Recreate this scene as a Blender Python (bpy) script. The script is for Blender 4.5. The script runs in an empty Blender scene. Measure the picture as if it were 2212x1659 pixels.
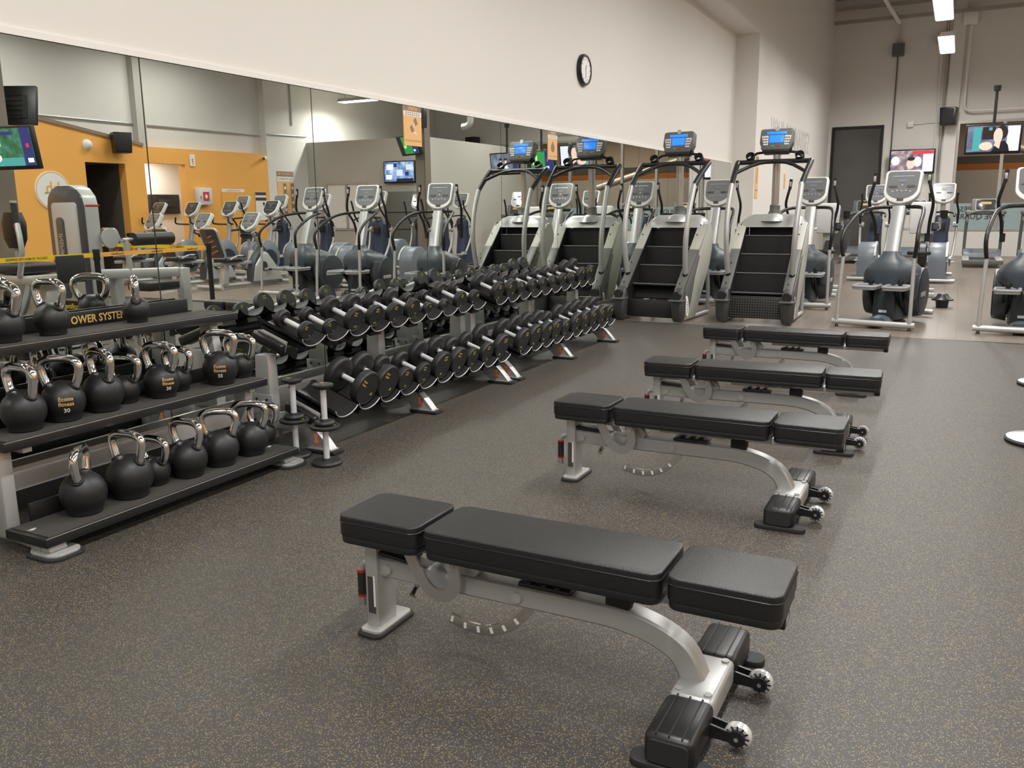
import bpy, bmesh, math, random
from mathutils import Vector, Matrix
random.seed(7)
SC = bpy.context.scene
COL = SC.collection
PI = math.pi
R = math.radians

# ------------------------------------------------------------------ camera, light, exposure
CAM_X, CAM_H = 3.92, 1.40
F_PX, PITCH, YAW, ROLL = 1848.7, 11.55, 27.3, -0.63
def make_camera():
    p, y, r = R(PITCH), R(YAW), R(ROLL)
    F = Vector((-math.sin(y)*math.cos(p), math.cos(y)*math.cos(p), -math.sin(p)))
    Rt = Vector((math.cos(y), math.sin(y), 0)); U = Rt.cross(F)
    R2 = Rt*math.cos(r) + U*math.sin(r); U2 = -Rt*math.sin(r) + U*math.cos(r)
    cd = bpy.data.cameras.new('camera'); co = bpy.data.objects.new('camera', cd); COL.objects.link(co)
    m = Matrix((R2, U2, -F)).transposed().to_4x4(); m.translation = Vector((CAM_X, 0, CAM_H))
    co.matrix_world = m
    cd.sensor_fit = 'HORIZONTAL'; cd.sensor_width = 36; cd.lens = F_PX/2212*36; cd.clip_start = .05; cd.clip_end = 200
    SC.camera = co
make_camera()
w = bpy.data.worlds.new('world'); SC.world = w; w.use_nodes = True
w.node_tree.nodes['Background'].inputs[0].default_value = (1, .97, .93, 1)
w.node_tree.nodes['Background'].inputs[1].default_value = .05
vs = SC.view_settings
vs.view_transform = 'Standard'; vs.look = 'None'; vs.gamma = 1; vs.use_curve_mapping = False
vs.exposure = 0.08
LAMP_W = 125.0
LAMP_COL = (1, .975, .93)
ROW_Y = (-2.6, 1.7, 6.0, 10.3, 14.6, 18.9, 23.2)
# (x, y, z, length, turned across the hall, share of the power)
LAMPS = [(3.33, yy, 5.0, 2.44, False, 1.12) for yy in ROW_Y] + [(7.5, yy, 5.0, 2.44, False, .65) for yy in ROW_Y] + \
        [(11.6, yy, 5.2, 2.44, False, .5) for yy in ROW_Y[:5]] + [(11.65, 20.75, 4.47, 1.25, True, .8)]
for lx, ly, lz, ll, turned, share in LAMPS:
    ld = bpy.data.lights.new('fixture_light', 'AREA'); ld.shape = 'RECTANGLE'; ld.size = .28; ld.size_y = ll-.1
    ld.energy = LAMP_W*share; ld.color = LAMP_COL; ld.spread = R(165)
    lo = bpy.data.objects.new('fixture_light', ld); COL.objects.link(lo); lo.location = (lx, ly, lz-.03); lo.rotation_euler = (0, 0, PI/2 if turned else 0)

# ------------------------------------------------------------------ materials
M = {}
def mat(n, col, rough=.5, metal=0., emit=0., spec=.5, noise=None, bump=None, coat=0.):
    m = bpy.data.materials.new(n); m.use_nodes = True; M[n] = m
    nt = m.node_tree; b = nt.nodes['Principled BSDF']
    b.inputs['Base Color'].default_value = (*col, 1); b.inputs['Roughness'].default_value = rough
    b.inputs['Metallic'].default_value = metal; b.inputs['Specular IOR Level'].default_value = spec
    b.inputs['Coat Weight'].default_value = coat
    if emit:
        b.inputs['Emission Color'].default_value = (*col, 1); b.inputs['Emission Strength'].default_value = emit
    if noise:                       # (scale, amount): gentle mottling of the colour
        tc = nt.nodes.new('ShaderNodeTexCoord'); nz = nt.nodes.new('ShaderNodeTexNoise'); nz.inputs['Scale'].default_value = noise[0]
        nz.inputs['Detail'].default_value = 4
        mx = nt.nodes.new('ShaderNodeMix'); mx.data_type = 'RGBA'
        k = noise[1]
        mx.inputs[6].default_value = (*[c*(1-k) for c in col], 1); mx.inputs[7].default_value = (*[min(1, c*(1+k)) for c in col], 1)
        nt.links.new(tc.outputs['Object'], nz.inputs['Vector']); nt.links.new(nz.outputs['Fac'], mx.inputs[0]); nt.links.new(mx.outputs[2], b.inputs['Base Color'])
    if bump:                        # (scale, strength)
        tc = nt.nodes.new('ShaderNodeTexCoord'); vz = nt.nodes.new('ShaderNodeTexVoronoi'); vz.inputs['Scale'].default_value = bump[0]
        bp = nt.nodes.new('ShaderNodeBump'); bp.inputs['Strength'].default_value = bump[1]; bp.inputs['Distance'].default_value = .002
        nt.links.new(tc.outputs['Object'], vz.inputs['Vector']); nt.links.new(vz.outputs['Distance'], bp.inputs['Height']); nt.links.new(bp.outputs['Normal'], b.inputs['Normal'])
    return m
mat('white_paint', (.715, .69, .65), .62, noise=(.7, .02))
mat('white_trim', (.78, .76, .72), .45)
mat('grey_paint', (.50, .475, .43), .7)
mat('orange_paint', (.88, .43, .095), .6)
mat('dark_paint', (.11, .10, .09), .7)
mat('ceiling_paint', (.34, .31, .28), .8)
mat('mirror', (.79, .83, .79), .0, 1)
mat('seam', (.03, .03, .03), .5)
mat('alu', (.6, .6, .58), .3, 1)
mat('silver', (.46, .465, .46), .38, .45)
mat('silver_light', (.47, .47, .46), .4, .4)
mat('chrome', (.78, .78, .78), .09, 1)
mat('steel', (.62, .62, .62), .28, .9)
mat('vinyl', (.012, .012, .0125), .36, noise=(3, .1), bump=(420, .35))
mat('black', (.010, .010, .0105), .38)
mat('handle_steel', (.74, .74, .75), .33, .35)
mat('black_matt', (.016, .016, .016), .7)
mat('urethane', (.015, .015, .0155), .5, bump=(160, .12))
mat('kb_rubber', (.011, .011, .011), .46, bump=(300, .1))
mat('shelf_rubber', (.045, .04, .036), .8, noise=(60, .3))
mat('yellow_print', (.62, .52, .06), .5)
mat('tan_print', (.56, .37, .12), .5)
mat('red', (.45, .02, .02), .4)
mat('red_sign', (.62, .04, .05), .5)
mat('orange_print', (.75, .16, .05), .5)
mat('slate', (.052, .065, .076), .42)
mat('slate_dark', (.026, .033, .04), .45)
mat('navy', (.03, .04, .075), .45)
mat('bluegrey', (.16, .185, .215), .35)
mat('console_white', (.68, .68, .67), .35)
mat('console_grey', (.17, .175, .18), .18, coat=.4)
mat('console_black', (.05, .052, .055), .2, coat=.4)
mat('pedal', (.30, .31, .32), .5)
mat('cream', (.42, .42, .37), .5)
mat('mid_grey', (.115, .118, .11), .45)
mat('taupe', (.17, .145, .115), .55)
mat('warm_metal', (.48, .46, .42), .35, .5)
mat('step_black', (.010, .0095, .009), .55)
mat('screen_blue', (.02, .17, .9), .3, emit=1.1)
mat('lamp_glow', (1, .97, .95), .5, emit=9)
mat('glass_dark', (.085, .08, .075), .08)
mat('charcoal', (.045, .046, .044), .5)
mat('ribbon_yellow', (.85, .55, .02), .6)
mat('ribbon_orange', (.85, .42, .07), .6)
mat('poster_orange', (.78, .46, .19), .55)
mat('poster_brown', (.27, .19, .13), .6)
mat('paper', (.82, .81, .79), .6)
mat('ink', (.06, .05, .05), .6)
mat('beige_far', (.56, .47, .38), .8)
mat('wood_orange', (.42, .15, .03), .5)
mat('frost', (.33, .42, .42), .3)
mat('text_grey', (.56, .56, .54), .6)
mat('cap_clear', (.75, .77, .78), .2, .4)
def rubber_floor():
    m = bpy.data.materials.new('rubber_floor'); m.use_nodes = True; M['rubber_floor'] = m; nt = m.node_tree; N = nt.nodes; L = nt.links
    b = N['Principled BSDF']; tc = N.new('ShaderNodeTexCoord')
    v = N.new('ShaderNodeTexVoronoi'); v.inputs['Scale'].default_value = 260; L.new(tc.outputs['Object'], v.inputs['Vector'])
    sep = N.new('ShaderNodeSeparateColor'); L.new(v.outputs['Color'], sep.inputs[0])
    gt = N.new('ShaderNodeMath'); gt.operation = 'GREATER_THAN'; gt.inputs[1].default_value = .60; L.new(sep.outputs[0], gt.inputs[0])
    lt = N.new('ShaderNodeMath'); lt.operation = 'LESS_THAN'; lt.inputs[1].default_value = .42; L.new(v.outputs['Distance'], lt.inputs[0])
    mul = N.new('ShaderNodeMath'); mul.operation = 'MULTIPLY'; L.new(gt.outputs[0], mul.inputs[0]); L.new(lt.outputs[0], mul.inputs[1])
    cr = N.new('ShaderNodeValToRGB'); e = cr.color_ramp; e.interpolation = 'CONSTANT'
    e.elements[0].color = (.27, .19, .085, 1); e.elements[1].position = .55; e.elements[1].color = (.25, .225, .19, 1)
    x = e.elements.new(.8); x.color = (.135, .13, .14, 1); L.new(sep.outputs[1], cr.inputs[0])
    nz = N.new('ShaderNodeTexNoise'); nz.inputs['Scale'].default_value = 1.3; nz.inputs['Detail'].default_value = 6; L.new(tc.outputs['Object'], nz.inputs['Vector'])
    base = N.new('ShaderNodeMix'); base.data_type = 'RGBA'; base.inputs[6].default_value = (.034, .0305, .028, 1); base.inputs[7].default_value = (.044, .040, .0365, 1)
    L.new(nz.outputs['Fac'], base.inputs[0])
    mx = N.new('ShaderNodeMix'); mx.data_type = 'RGBA'; L.new(mul.outputs[0], mx.inputs[0]); L.new(base.outputs[2], mx.inputs[6]); L.new(cr.outputs[0], mx.inputs[7])
    L.new(mx.outputs[2], b.inputs['Base Color']); b.inputs['Roughness'].default_value = .55; b.inputs['Specular IOR Level'].default_value = .5
    n2 = N.new('ShaderNodeTexNoise'); n2.inputs['Scale'].default_value = 260; L.new(tc.outputs['Object'], n2.inputs['Vector'])
    bp = N.new('ShaderNodeBump'); bp.inputs['Strength'].default_value = .25; bp.inputs['Distance'].default_value = .002; L.new(n2.outputs['Fac'], bp.inputs['Height']); L.new(bp.outputs['Normal'], b.inputs['Normal'])
rubber_floor()
def laminate():
    m = bpy.data.materials.new('laminate'); m.use_nodes = True; M['laminate'] = m; nt = m.node_tree; N = nt.nodes; L = nt.links
    b = N['Principled BSDF']; tc = N.new('ShaderNodeTexCoord'); mp = N.new('ShaderNodeMapping'); mp.inputs['Rotation'].default_value = (0, 0, PI/2)
    L.new(tc.outputs['Object'], mp.inputs[0])
    br = N.new('ShaderNodeTexBrick'); br.inputs['Scale'].default_value = 1; br.inputs['Brick Width'].default_value = 1.2; br.inputs['Row Height'].default_value = .19
    br.inputs['Mortar Size'].default_value = .003; br.inputs['Color1'].default_value = (.17, .14, .115, 1); br.inputs['Color2'].default_value = (.20, .165, .135, 1); br.inputs['Mortar'].default_value = (.11, .09, .07, 1)
    L.new(mp.outputs[0], br.inputs['Vector']); L.new(br.outputs['Color'], b.inputs['Base Color']); b.inputs['Roughness'].default_value = .32
laminate()
def screen(n, cols, scale, emit=1.0):
    m = bpy.data.materials.new(n); m.use_nodes = True; M[n] = m; nt = m.node_tree; N = nt.nodes; L = nt.links
    b = N['Principled BSDF']; tc = N.new('ShaderNodeTexCoord'); nz = N.new('ShaderNodeTexNoise'); nz.inputs['Scale'].default_value = scale; nz.inputs['Detail'].default_value = 3
    cr = N.new('ShaderNodeValToRGB'); cr.color_ramp.elements[0].position = .3; cr.color_ramp.elements[1].position = .7
    cr.color_ramp.elements[0].color = (*cols[0], 1); cr.color_ramp.elements[1].color = (*cols[-1], 1)
    for i, c in enumerate(cols[1:-1]):
        e = cr.color_ramp.elements.new(.3+.4*(i+1)/(len(cols)-1)); e.color = (*c, 1)
    L.new(tc.outputs['Object'], nz.inputs['Vector']); L.new(nz.outputs['Fac'], cr.inputs[0])
    b.inputs['Base Color'].default_value = (.01, .01, .01, 1); L.new(cr.outputs[0], b.inputs['Emission Color']); b.inputs['Emission Strength'].default_value = emit; b.inputs['Roughness'].default_value = .2
screen('scr_sport', [(.02, .10, .06), (.03, .22, .10), (.10, .30, .32)], 9, .9)
screen('scr_cctv', [(.06, .12, .34), (.25, .45, .85), (.75, .85, 1)], 6, 1.0)
screen('scr_film', [(.10, .11, .16), (.20, .24, .36), (.38, .42, .56)], 5, .8)
screen('scr_news', [(.10, .12, .30), (.45, .30, .30), (.75, .70, .75)], 8, .8)
for n, c, s in (('e_green', (.02, .22, .06), 1), ('e_lime', (.35, .75, .2), 1), ('e_navy', (.02, .03, .14), .8), ('e_skin', (.62, .43, .35), 1), ('e_hair', (.02, .015, .015), 1), ('e_teal', (.05, .25, .26), 1), ('e_pale', (.55, .58, .72), 1), ('e_black', (.01, .01, .015), 1), ('e_white', (.75, .8, .85), 1), ('e_red', (.5, .03, .05), 1)):
    mat(n, c, .3, emit=s)

# ------------------------------------------------------------------ mesh builder
class MB:
    def __init__(s): s.b = bmesh.new()
    def _add(s, bm2, m=None):
        if m is not None: bmesh.ops.transform(bm2, matrix=m, verts=bm2.verts)
        me = bpy.data.meshes.new('t'); bm2.to_mesh(me); bm2.free(); s.b.from_mesh(me); bpy.data.meshes.remove(me)
        return s
    def box(s, c, d, bev=0, seg=2, rot=None):
        b = bmesh.new(); bmesh.ops.create_cube(b, size=1); bmesh.ops.scale(b, vec=d, verts=b.verts)
        if bev: bmesh.ops.bevel(b, geom=list(b.edges), offset=bev, segments=seg, affect='EDGES', profile=.5)
        m = Matrix.Translation(c)
        if rot is not None: m = m @ rot.to_4x4()
        return s._add(b, m)
    def cyl(s, p, q, r, r2=None, n=16, caps=True):
        p, q = Vector(p), Vector(q); d = q-p
        b = bmesh.new(); bmesh.ops.create_cone(b, cap_ends=caps, segments=n, radius1=r, radius2=r if r2 is None else r2, depth=d.length)
        return s._add(b, Matrix.Translation((p+q)/2) @ Vector((0, 0, 1)).rotation_difference(d).to_matrix().to_4x4())
    def tube(s, pts, r, n=10, smooth=3, rect=None):
        """tube along a rounded path; rect=(w,h) gives a rectangular section"""
        pts = [Vector(p) for p in pts]
        if smooth and len(pts) > 2: pts = spline(pts, smooth)
        b = s.b; rings = []; up = None
        for i, p in enumerate(pts):
            t = ((pts[min(i+1, len(pts)-1)]-p).normalized() + (p-pts[max(i-1, 0)]).normalized()).normalized()
            if up is None:
                up = Vector((0, 0, 1)) if abs(t.z) < .9 else Vector((0, 1, 0))
            a = t.cross(up).normalized(); up = a.cross(t).normalized()
            if rect: off = [(x*rect[0]/2, y*rect[1]/2) for x, y in ((-1, -.8), (-.8, -1), (.8, -1), (1, -.8), (1, .8), (.8, 1), (-.8, 1), (-1, .8))]
            else:
                rr = r[i] if isinstance(r, list) else r
                off = [(rr*math.cos(2*PI*k/n), rr*math.sin(2*PI*k/n)) for k in range(n)]
            rings.append([b.verts.new(p+a*x+up*y) for x, y in off])
        m = len(rings[0])
        for i in range(len(rings)-1):
            for k in range(m): b.faces.new((rings[i][k], rings[i][(k+1) % m], rings[i+1][(k+1) % m], rings[i+1][k]))
        b.faces.new(rings[0][::-1]); b.faces.new(rings[-1])
        return s
    def prism(s, poly, lo, hi, axis='x', bev=0, seg=2):
        """polygon extruded along an axis; poly in the two other coordinates (y,z), (x,z) or (x,y)"""
        b = bmesh.new()
        def co(u, v, t): return {'x': (t, u, v), 'y': (u, t, v), 'z': (u, v, t)}[axis]
        a = [b.verts.new(co(u, v, lo)) for u, v in poly]; c = [b.verts.new(co(u, v, hi)) for u, v in poly]
        n = len(poly)
        b.faces.new(a[::-1]); b.faces.new(c)
        for i in range(n): b.faces.new((a[i], a[(i+1) % n], c[(i+1) % n], c[i]))
        bmesh.ops.recalc_face_normals(b, faces=b.faces)
        if bev: bmesh.ops.bevel(b, geom=list(b.edges), offset=bev, segments=seg, affect='EDGES', profile=.5, clamp_overlap=True)
        return s._add(b)
    def lathe(s, prof, n=24, m=None):
        """profile of (radius, z) turned about z, then moved by matrix m"""
        b = bmesh.new(); rings = []
        for r, z in prof:
            rings.append([b.verts.new((0, 0, z))] if r < 1e-6 else [b.verts.new((r*math.cos(2*PI*k/n), r*math.sin(2*PI*k/n), z)) for k in range(n)])
        for A, B in zip(rings, rings[1:]):
            for k in range(n):
                if len(A) == 1 and len(B) == 1: continue
                if len(A) == 1: b.faces.new((A[0], B[(k+1) % n], B[k]))
                elif len(B) == 1: b.faces.new((A[k], A[(k+1) % n], B[0]))
                else: b.faces.new((A[k], A[(k+1) % n], B[(k+1) % n], B[k]))
        bmesh.ops.recalc_face_normals(b, faces=b.faces)
        return s._add(b, m)
    def loft(s, secs, n=24, pw=3.5):
        """superellipse sections (z, cx, cy, hx, hy)"""
        b = s.b; rings = []
        for z, cx, cy, hx, hy in secs:
            ring = []
            for k in range(n):
                t = 2*PI*k/n; c, q = math.cos(t), math.sin(t)
                ring.append(b.verts.new((cx+hx*math.copysign(abs(c)**(2/pw), c), cy+hy*math.copysign(abs(q)**(2/pw), q), z)))
            rings.append(ring)
        for A, B in zip(rings, rings[1:]):
            for k in range(n): b.faces.new((A[k], A[(k+1) % n], B[(k+1) % n], B[k]))
        b.faces.new(rings[0][::-1]); b.faces.new(rings[-1])
        return s
    def sheet(s, pts):
        s.b.faces.new([s.b.verts.new(p) for p in pts]); return s
    def xf(s, m): bmesh.ops.transform(s.b, matrix=m, verts=s.b.verts); return s
    def build(s, name, material, parent=None, loc=None, smooth=True, angle=38):
        me = bpy.data.meshes.new(name); bmesh.ops.recalc_face_normals(s.b, faces=s.b.faces)
        s.b.to_mesh(me); s.b.free()
        me.materials.append(M[material])
        if smooth:
            me.polygons.foreach_set('use_smooth', [True]*len(me.polygons)); me.set_sharp_from_angle(angle=R(angle))
        o = bpy.data.objects.new(name, me); COL.objects.link(o)
        if parent: o.parent = parent
        if loc: o.location = loc
        return o
def spline(p, k):
    out = []
    n = len(p)
    for i in range(n-1):
        a, b, c, d = p[max(i-1, 0)], p[i], p[i+1], p[min(i+2, n-1)]
        for j in range(k):
            t = j/k
            out.append(.5*((2*b)+(c-a)*t+(2*a-5*b+4*c-d)*t*t+(3*b-a-3*c+d)*t**3))
    out.append(p[-1]); return out
def tag(o, label=None, cat=None, group=None, kind=None):
    for k, v in (('label', label), ('category', cat), ('group', group), ('kind', kind)):
        if v: o[k] = v
    return o
def empty(name, loc=(0, 0, 0), rz=0, label=None, cat=None, group=None):
    o = bpy.data.objects.new(name, None); COL.objects.link(o); o.location = loc; o.rotation_euler = (0, 0, rz); o.empty_display_size = .1
    return tag(o, label, cat, group)
def dup(o, parent=None):
    c = o.copy(); COL.objects.link(c)
    if parent: c.parent = parent
    for ch in list(o.children): dup(ch, c)
    return c
def struct(o): o['kind'] = 'structure'; return o
def rrect(w, h, r, n=5, cx=0, cy=0):
    out = []
    for qx, qy, a0 in ((1, 1, 0), (-1, 1, 90), (-1, -1, 180), (1, -1, 270)):
        for i in range(n+1):
            a = R(a0+90*i/n); out.append((cx+qx*(w/2-r)+r*math.cos(a), cy+qy*(h/2-r)+r*math.sin(a)))
    return out
def circ(r, n=28, cx=0, cy=0): return [(cx+r*math.cos(2*PI*i/n), cy+r*math.sin(2*PI*i/n)) for i in range(n)]
_TXT = {}
def text_mesh(body, size, ext=.0004, bold=0, align='CENTER', sx=1.):
    key = (body, size, ext, bold, align, sx)
    if key in _TXT: return _TXT[key]
    cu = bpy.data.curves.new('txt', 'FONT'); cu.body = body; cu.size = size; cu.extrude = ext; cu.offset = bold; cu.resolution_u = 2
    cu.align_x = align; cu.align_y = 'CENTER'
    o = bpy.data.objects.new('txt', cu); COL.objects.link(o)
    me = bpy.data.meshes.new_from_object(o.evaluated_get(bpy.context.evaluated_depsgraph_get()))
    bpy.data.objects.remove(o); bpy.data.curves.remove(cu)
    if sx != 1: me.transform(Matrix.Diagonal((sx, 1, 1, 1)))
    _TXT[key] = me; return me
def text(name, body, size, material, parent, loc, rot=(0, 0, 0), **k):
    me = text_mesh(body, size, **k)
    if me.materials and me.materials[0] is not None and me.materials[0] != M[material]: me = me.copy(); me.materials.clear()
    if not me.materials or me.materials[0] is None: me.materials.clear(); me.materials.append(M[material])
    o = bpy.data.objects.new(name, me); COL.objects.link(o); o.parent = parent; o.location = loc; o.rotation_euler = rot
    return o
RX = lambda a: Matrix.Rotation(R(a), 3, 'X')
RY = lambda a: Matrix.Rotation(R(a), 3, 'Y')
RZ = lambda a: Matrix.Rotation(R(a), 3, 'Z')
def T4(loc, rot=None):
    m = Matrix.Translation(loc)
    return m @ rot.to_4x4() if rot is not None else m
XP = (PI/2, 0, PI/2)     # text lying on a wall that faces +x
YM = (PI/2, 0, 0)        # text on a wall that faces -y
XM = (PI/2, 0, -PI/2)    # text on a wall that faces -x
# ------------------------------------------------------------------ the room
def slab(name, material, *boxes, parent=None):
    m = MB()
    for lo, hi in boxes: m.box([(a+b)/2 for a, b in zip(lo, hi)], [b-a for a, b in zip(lo, hi)])
    o = m.build(name, material, parent, smooth=False)
    return o if parent else struct(o)
EDGE_Y = 10.05
slab('floor', 'laminate', ((-.3, EDGE_Y, -.1), (17, 34, 0)))
struct(MB().prism([(-.3, -7), (17, -7), (17, EDGE_Y-.85), (4.9, EDGE_Y-.12), (-.3, EDGE_Y+.25)], -.1, .004, 'z').build('floor', 'rubber_floor', smooth=False))
CEIL = 7.0
slab('ceiling', 'ceiling_paint', ((-.4, -7, CEIL), (17, 27.3, CEIL+.1)))
wl = slab('wall_left', 'white_paint', ((-.2, -7, 0), (0, 16.78, CEIL)))
slab('wall_left', 'white_paint', ((-.2, -7, 4.5), (.42, 16.78, CEIL)))                 # header over the recess
slab('wall_left', 'white_paint', ((-.2, 16.78, 0), (.42, 17.32, CEIL)))                # pier at its end
slab('wall_left', 'white_paint', ((-.2, 17.32, 0), (.36, 27.2, CEIL)))
slab('wall_back', 'white_paint', ((-.2, -7.2, 0), (17, -7, CEIL)))
slab('baseboard_left', 'black_matt', ((0, -7, 0), (.012, 16.82, .10)))
slab('baseboard_left', 'black_matt', ((.36, 17.3, 0), (.372, 27, .10)))
# mirror panes on the left wall, one by one
seams = [-.72, .62, 1.98, 3.335, 4.70, 6.07, 7.40, 8.70, 10.03, 11.37, 12.70, 14.03, 15.36, 16.70]
slab('mirror_backing', 'seam', ((0, seams[0], .25), (.004, seams[-1], 2.205)), parent=wl)
for a, b in zip(seams, seams[1:]):
    MB().box((.007, (a+b)/2, 1.2275), (.006, b-a-.008, 1.945)).build('mirror_pane', 'mirror', wl, smooth=False)
slab('trim_1', 'alu', ((0, seams[0], .222), (.02, seams[-1], .255)))
slab('trim_2', 'white_trim', ((0, seams[0], 2.203), (.018, seams[-1], 2.235)))
# far wall with the dark glass door and the shop window
FY = 27.0
slab('wall_far', 'white_paint', ((.3, FY, 0), (.45, FY+.2, CEIL)), ((.45, FY, 3.6), (11.0, FY+.2, CEIL)), ((1.83, FY, 0), (3.5, FY+.2, 3.6)), ((11.0, FY, 0), (17, FY+.2, CEIL)),
     ((3.5, FY, 0), (11.0, FY+.2, .72)))
slab('wall_far', 'white_paint', ((3.36, FY-.16, 0), (3.66, FY, CEIL)))                # flat pilaster
d = slab('door_1', 'black', ((.45, FY-.02, 0), (.52, FY+.1, 3.6)), ((1.76, FY-.02, 0), (1.83, FY+.1, 3.6)), ((.52, FY-.02, 3.53), (1.76, FY+.1, 3.6)))
slab('door_glass', 'glass_dark', ((.52, FY+.03, 0), (1.76, FY+.05, 3.53)), parent=d)
slab('wall_far', 'dark_paint', ((.3, FY+1.6, 0), (2.4, FY+1.7, 3.7)))
wn = slab('window_1', 'warm_metal', ((3.66, FY-.02, 3.53), (11.0, FY+.1, 3.60)), ((3.66, FY-.02, .68), (11, FY+.1, .74)))
for x in (3.69, 4.79, 5.95, 7.78, 8.9, 9.95, 10.97): slab('mullion', 'warm_metal', ((x-.04, FY-.02, .74), (x+.04, FY+.1, 3.53)), parent=wn)
slab('window_film', 'frost', ((3.73, FY+.02, .74), (10.93, FY+.03, 1.42)), parent=wn)
text('window_lettering', 'ÉQUIPES\nDE QUART', .2, 'ink', wn, (4.28, FY+.012, 1.16), (PI/2, 0, PI), bold=.002)
# the neighbouring hall seen through the window
slab('wall_beyond', 'beige_far', ((2.4, 33, 2.95), (17, 33.2, CEIL)))
slab('wall_beyond', 'wood_orange', ((2.4, 32.98, 2.50), (17, 33.2, 2.72)))
slab('wall_beyond', 'grey_paint', ((2.4, 32.98, 0), (17, 33.2, 2.50)))
slab('ceiling', 'ceiling_paint', ((2.4, FY+.2, 4.2), (17, 33, 4.3)))
slab('wall_beyond', 'dark_paint', ((2.4, 32.96, 2.72), (17, 33.2, 2.95)))
for (x0, y0, x1, y1) in ((5.0, 31.5, 8.0, 30),):
    b = MB().cyl((x0, y0, 3.2), (x1, y1, 2.1), .12, n=12).build('duct_pipe', 'warm_metal'); tag(b, 'slanting beige duct pipe seen through the shop window', 'pipe')
ld = bpy.data.lights.new('hall_light', 'AREA'); ld.shape = 'RECTANGLE'; ld.size = 6; ld.size_y = 2; ld.energy = 160; ld.color = (1, .85, .68)
lo = bpy.data.objects.new('hall_light', ld); COL.objects.link(lo); lo.location = (8, 30, 4.15)
# the right-hand wall: orange partition, openings, white wall above
RX0 = 13.0
slab('wall_right', 'white_paint', ((RX0+.2, -7, 2.9), (RX0+.4, 27, CEIL)), ((RX0, 18.36, 0), (RX0+.4, 27, CEIL)))
pts = [(-7, 0), (12.75, 0), (12.75, 2.5), (13.77, 2.5), (13.77, 0), (14.3, 0), (14.3, 2.55), (15.5, 2.55), (15.5, 0), (18.36, 0), (18.36, 2.93), (14.3, 2.91), (11.62, 3.31), (9.6, 3.62), (9.6, 2.93), (-7, 2.93)]
struct(MB().prism(pts, RX0, RX0+.22, 'x').build('wall_right', 'orange_paint', smooth=False))
struct(MB().prism([(14.3, 2.91), (11.62, 3.31), (9.6, 3.62), (9.6, 3.70), (11.62, 3.39), (14.3, 2.98)], RX0-.03, RX0+.23, 'x').build('trim_3', 'poster_brown', smooth=False))
slab('wall_passage', 'dark_paint', ((RX0+.22, 12.6, 0), (RX0+2.2, 12.75, 2.6)), ((RX0+2.2, 12.6, 0), (RX0+2.3, 13.9, 2.6)), ((RX0+.22, 13.77, 0), (RX0+2.2, 13.9, 2.6)), ((RX0+.22, 12.6, 2.5), (RX0+2.2, 13.9, 2.6)))
slab('wall_washroom', 'white_paint', ((RX0+.22, 14.15, 0), (RX0+2.6, 14.3, 2.8)), ((RX0+1.7, 14.15, 0), (RX0+1.8, 17.5, 2.8)), ((RX0+.22, 17.4, 0), (RX0+1.8, 17.5, 2.8)), ((RX0+.22, 14.15, 2.75), (RX0+1.8, 17.5, 2.8)))
ld = bpy.data.lights.new('washroom_light', 'AREA'); ld.size = .8; ld.energy = 45; ld.color = (1, .97, .93)
lo = bpy.data.objects.new('washroom_light', ld); COL.objects.link(lo); lo.location = (RX0+.9, 15.6, 2.7)
# grey office block in the far right corner
OY = 20.0
slab('wall_office', 'grey_paint', ((9.0, OY, 0), (13.0, OY+.2, 3.33)), ((9.0, OY+.2, 0), (9.2, FY, 3.33)), ((9.2, OY+.2, 3.25), (12.98, FY, 3.32)))
ow = slab('window_2', 'silver', ((10.9, OY-.04, 2.13), (12.35, OY, 2.2)), ((10.9, OY-.04, .9), (10.96, OY, 2.13)), ((12.29, OY-.04, .9), (12.35, OY, 2.13)), ((11.6, OY-.04, .9), (11.66, OY, 2.13)), ((10.9, OY-.04, .86), (12.35, OY, .92)))
for x in (10.97, 11.67): slab('pane', 'paper', ((x, OY-.015, .92), (x+.62, OY-.005, 2.13)), parent=ow)
# ceiling steelwork near the far wall
for y, z in ((26.7, 6.72), (26.6, 6.35)): struct(MB().box((6, y, z), (11.2, .09, .09)).build('beam_ceiling', 'ceiling_paint', smooth=False))
for y in (20, 13.2, 6.4): struct(MB().box((8.5, y, 6.75), (17, .14, .4)).build('beam_ceiling', 'ceiling_paint', smooth=False))
struct(MB().cyl((1.5, 25, 6.95), (2.05, 26.6, 6.2), .05, n=8).build('brace_beam', 'white_trim'))

# ------------------------------------------------------------------ ceiling lamps
def lamp_fixture():
    t = empty('ceiling_lamp')
    MB().prism([(-.17, .0), (.17, .0), (.12, .09), (-.12, .09)], -1.22, 1.22, 'y').build('housing', 'white_trim', t, smooth=False)
    MB().box((0, 0, -.006), (.29, 2.36, .012)).build('diffuser', 'lamp_glow', t, smooth=False)
    for y in (-.9, .9): MB().cyl((0, y, .09), (0, y, 1.9), .006, n=6).build('hanger', 'black', t)
    return t
lf = lamp_fixture()
for i, (lx, ly, lz, ll, turned, share) in enumerate(LAMPS):
    t = lf if i == 0 else dup(lf)
    t.location = (lx, ly, lz); t.scale = (1, ll/2.44, 1); t.rotation_euler = (0, 0, PI/2 if turned else 0)
    if turned: tag(t, 'short white ceiling lamp turned across the hall before the office block', 'lamp'); continue
    row = {3.33: 'above the benches', 7.5: 'over the middle of the hall', 11.6: 'along the orange wall'}[lx]
    ordn = ['nearest', 'second', 'third', 'fourth', 'fifth', 'sixth', 'seventh'][ROW_Y.index(ly)]
    tag(t, f'long white hanging ceiling lamp, {ordn} of the row {row}', 'lamp', 'hanging ceiling lamps')

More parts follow.
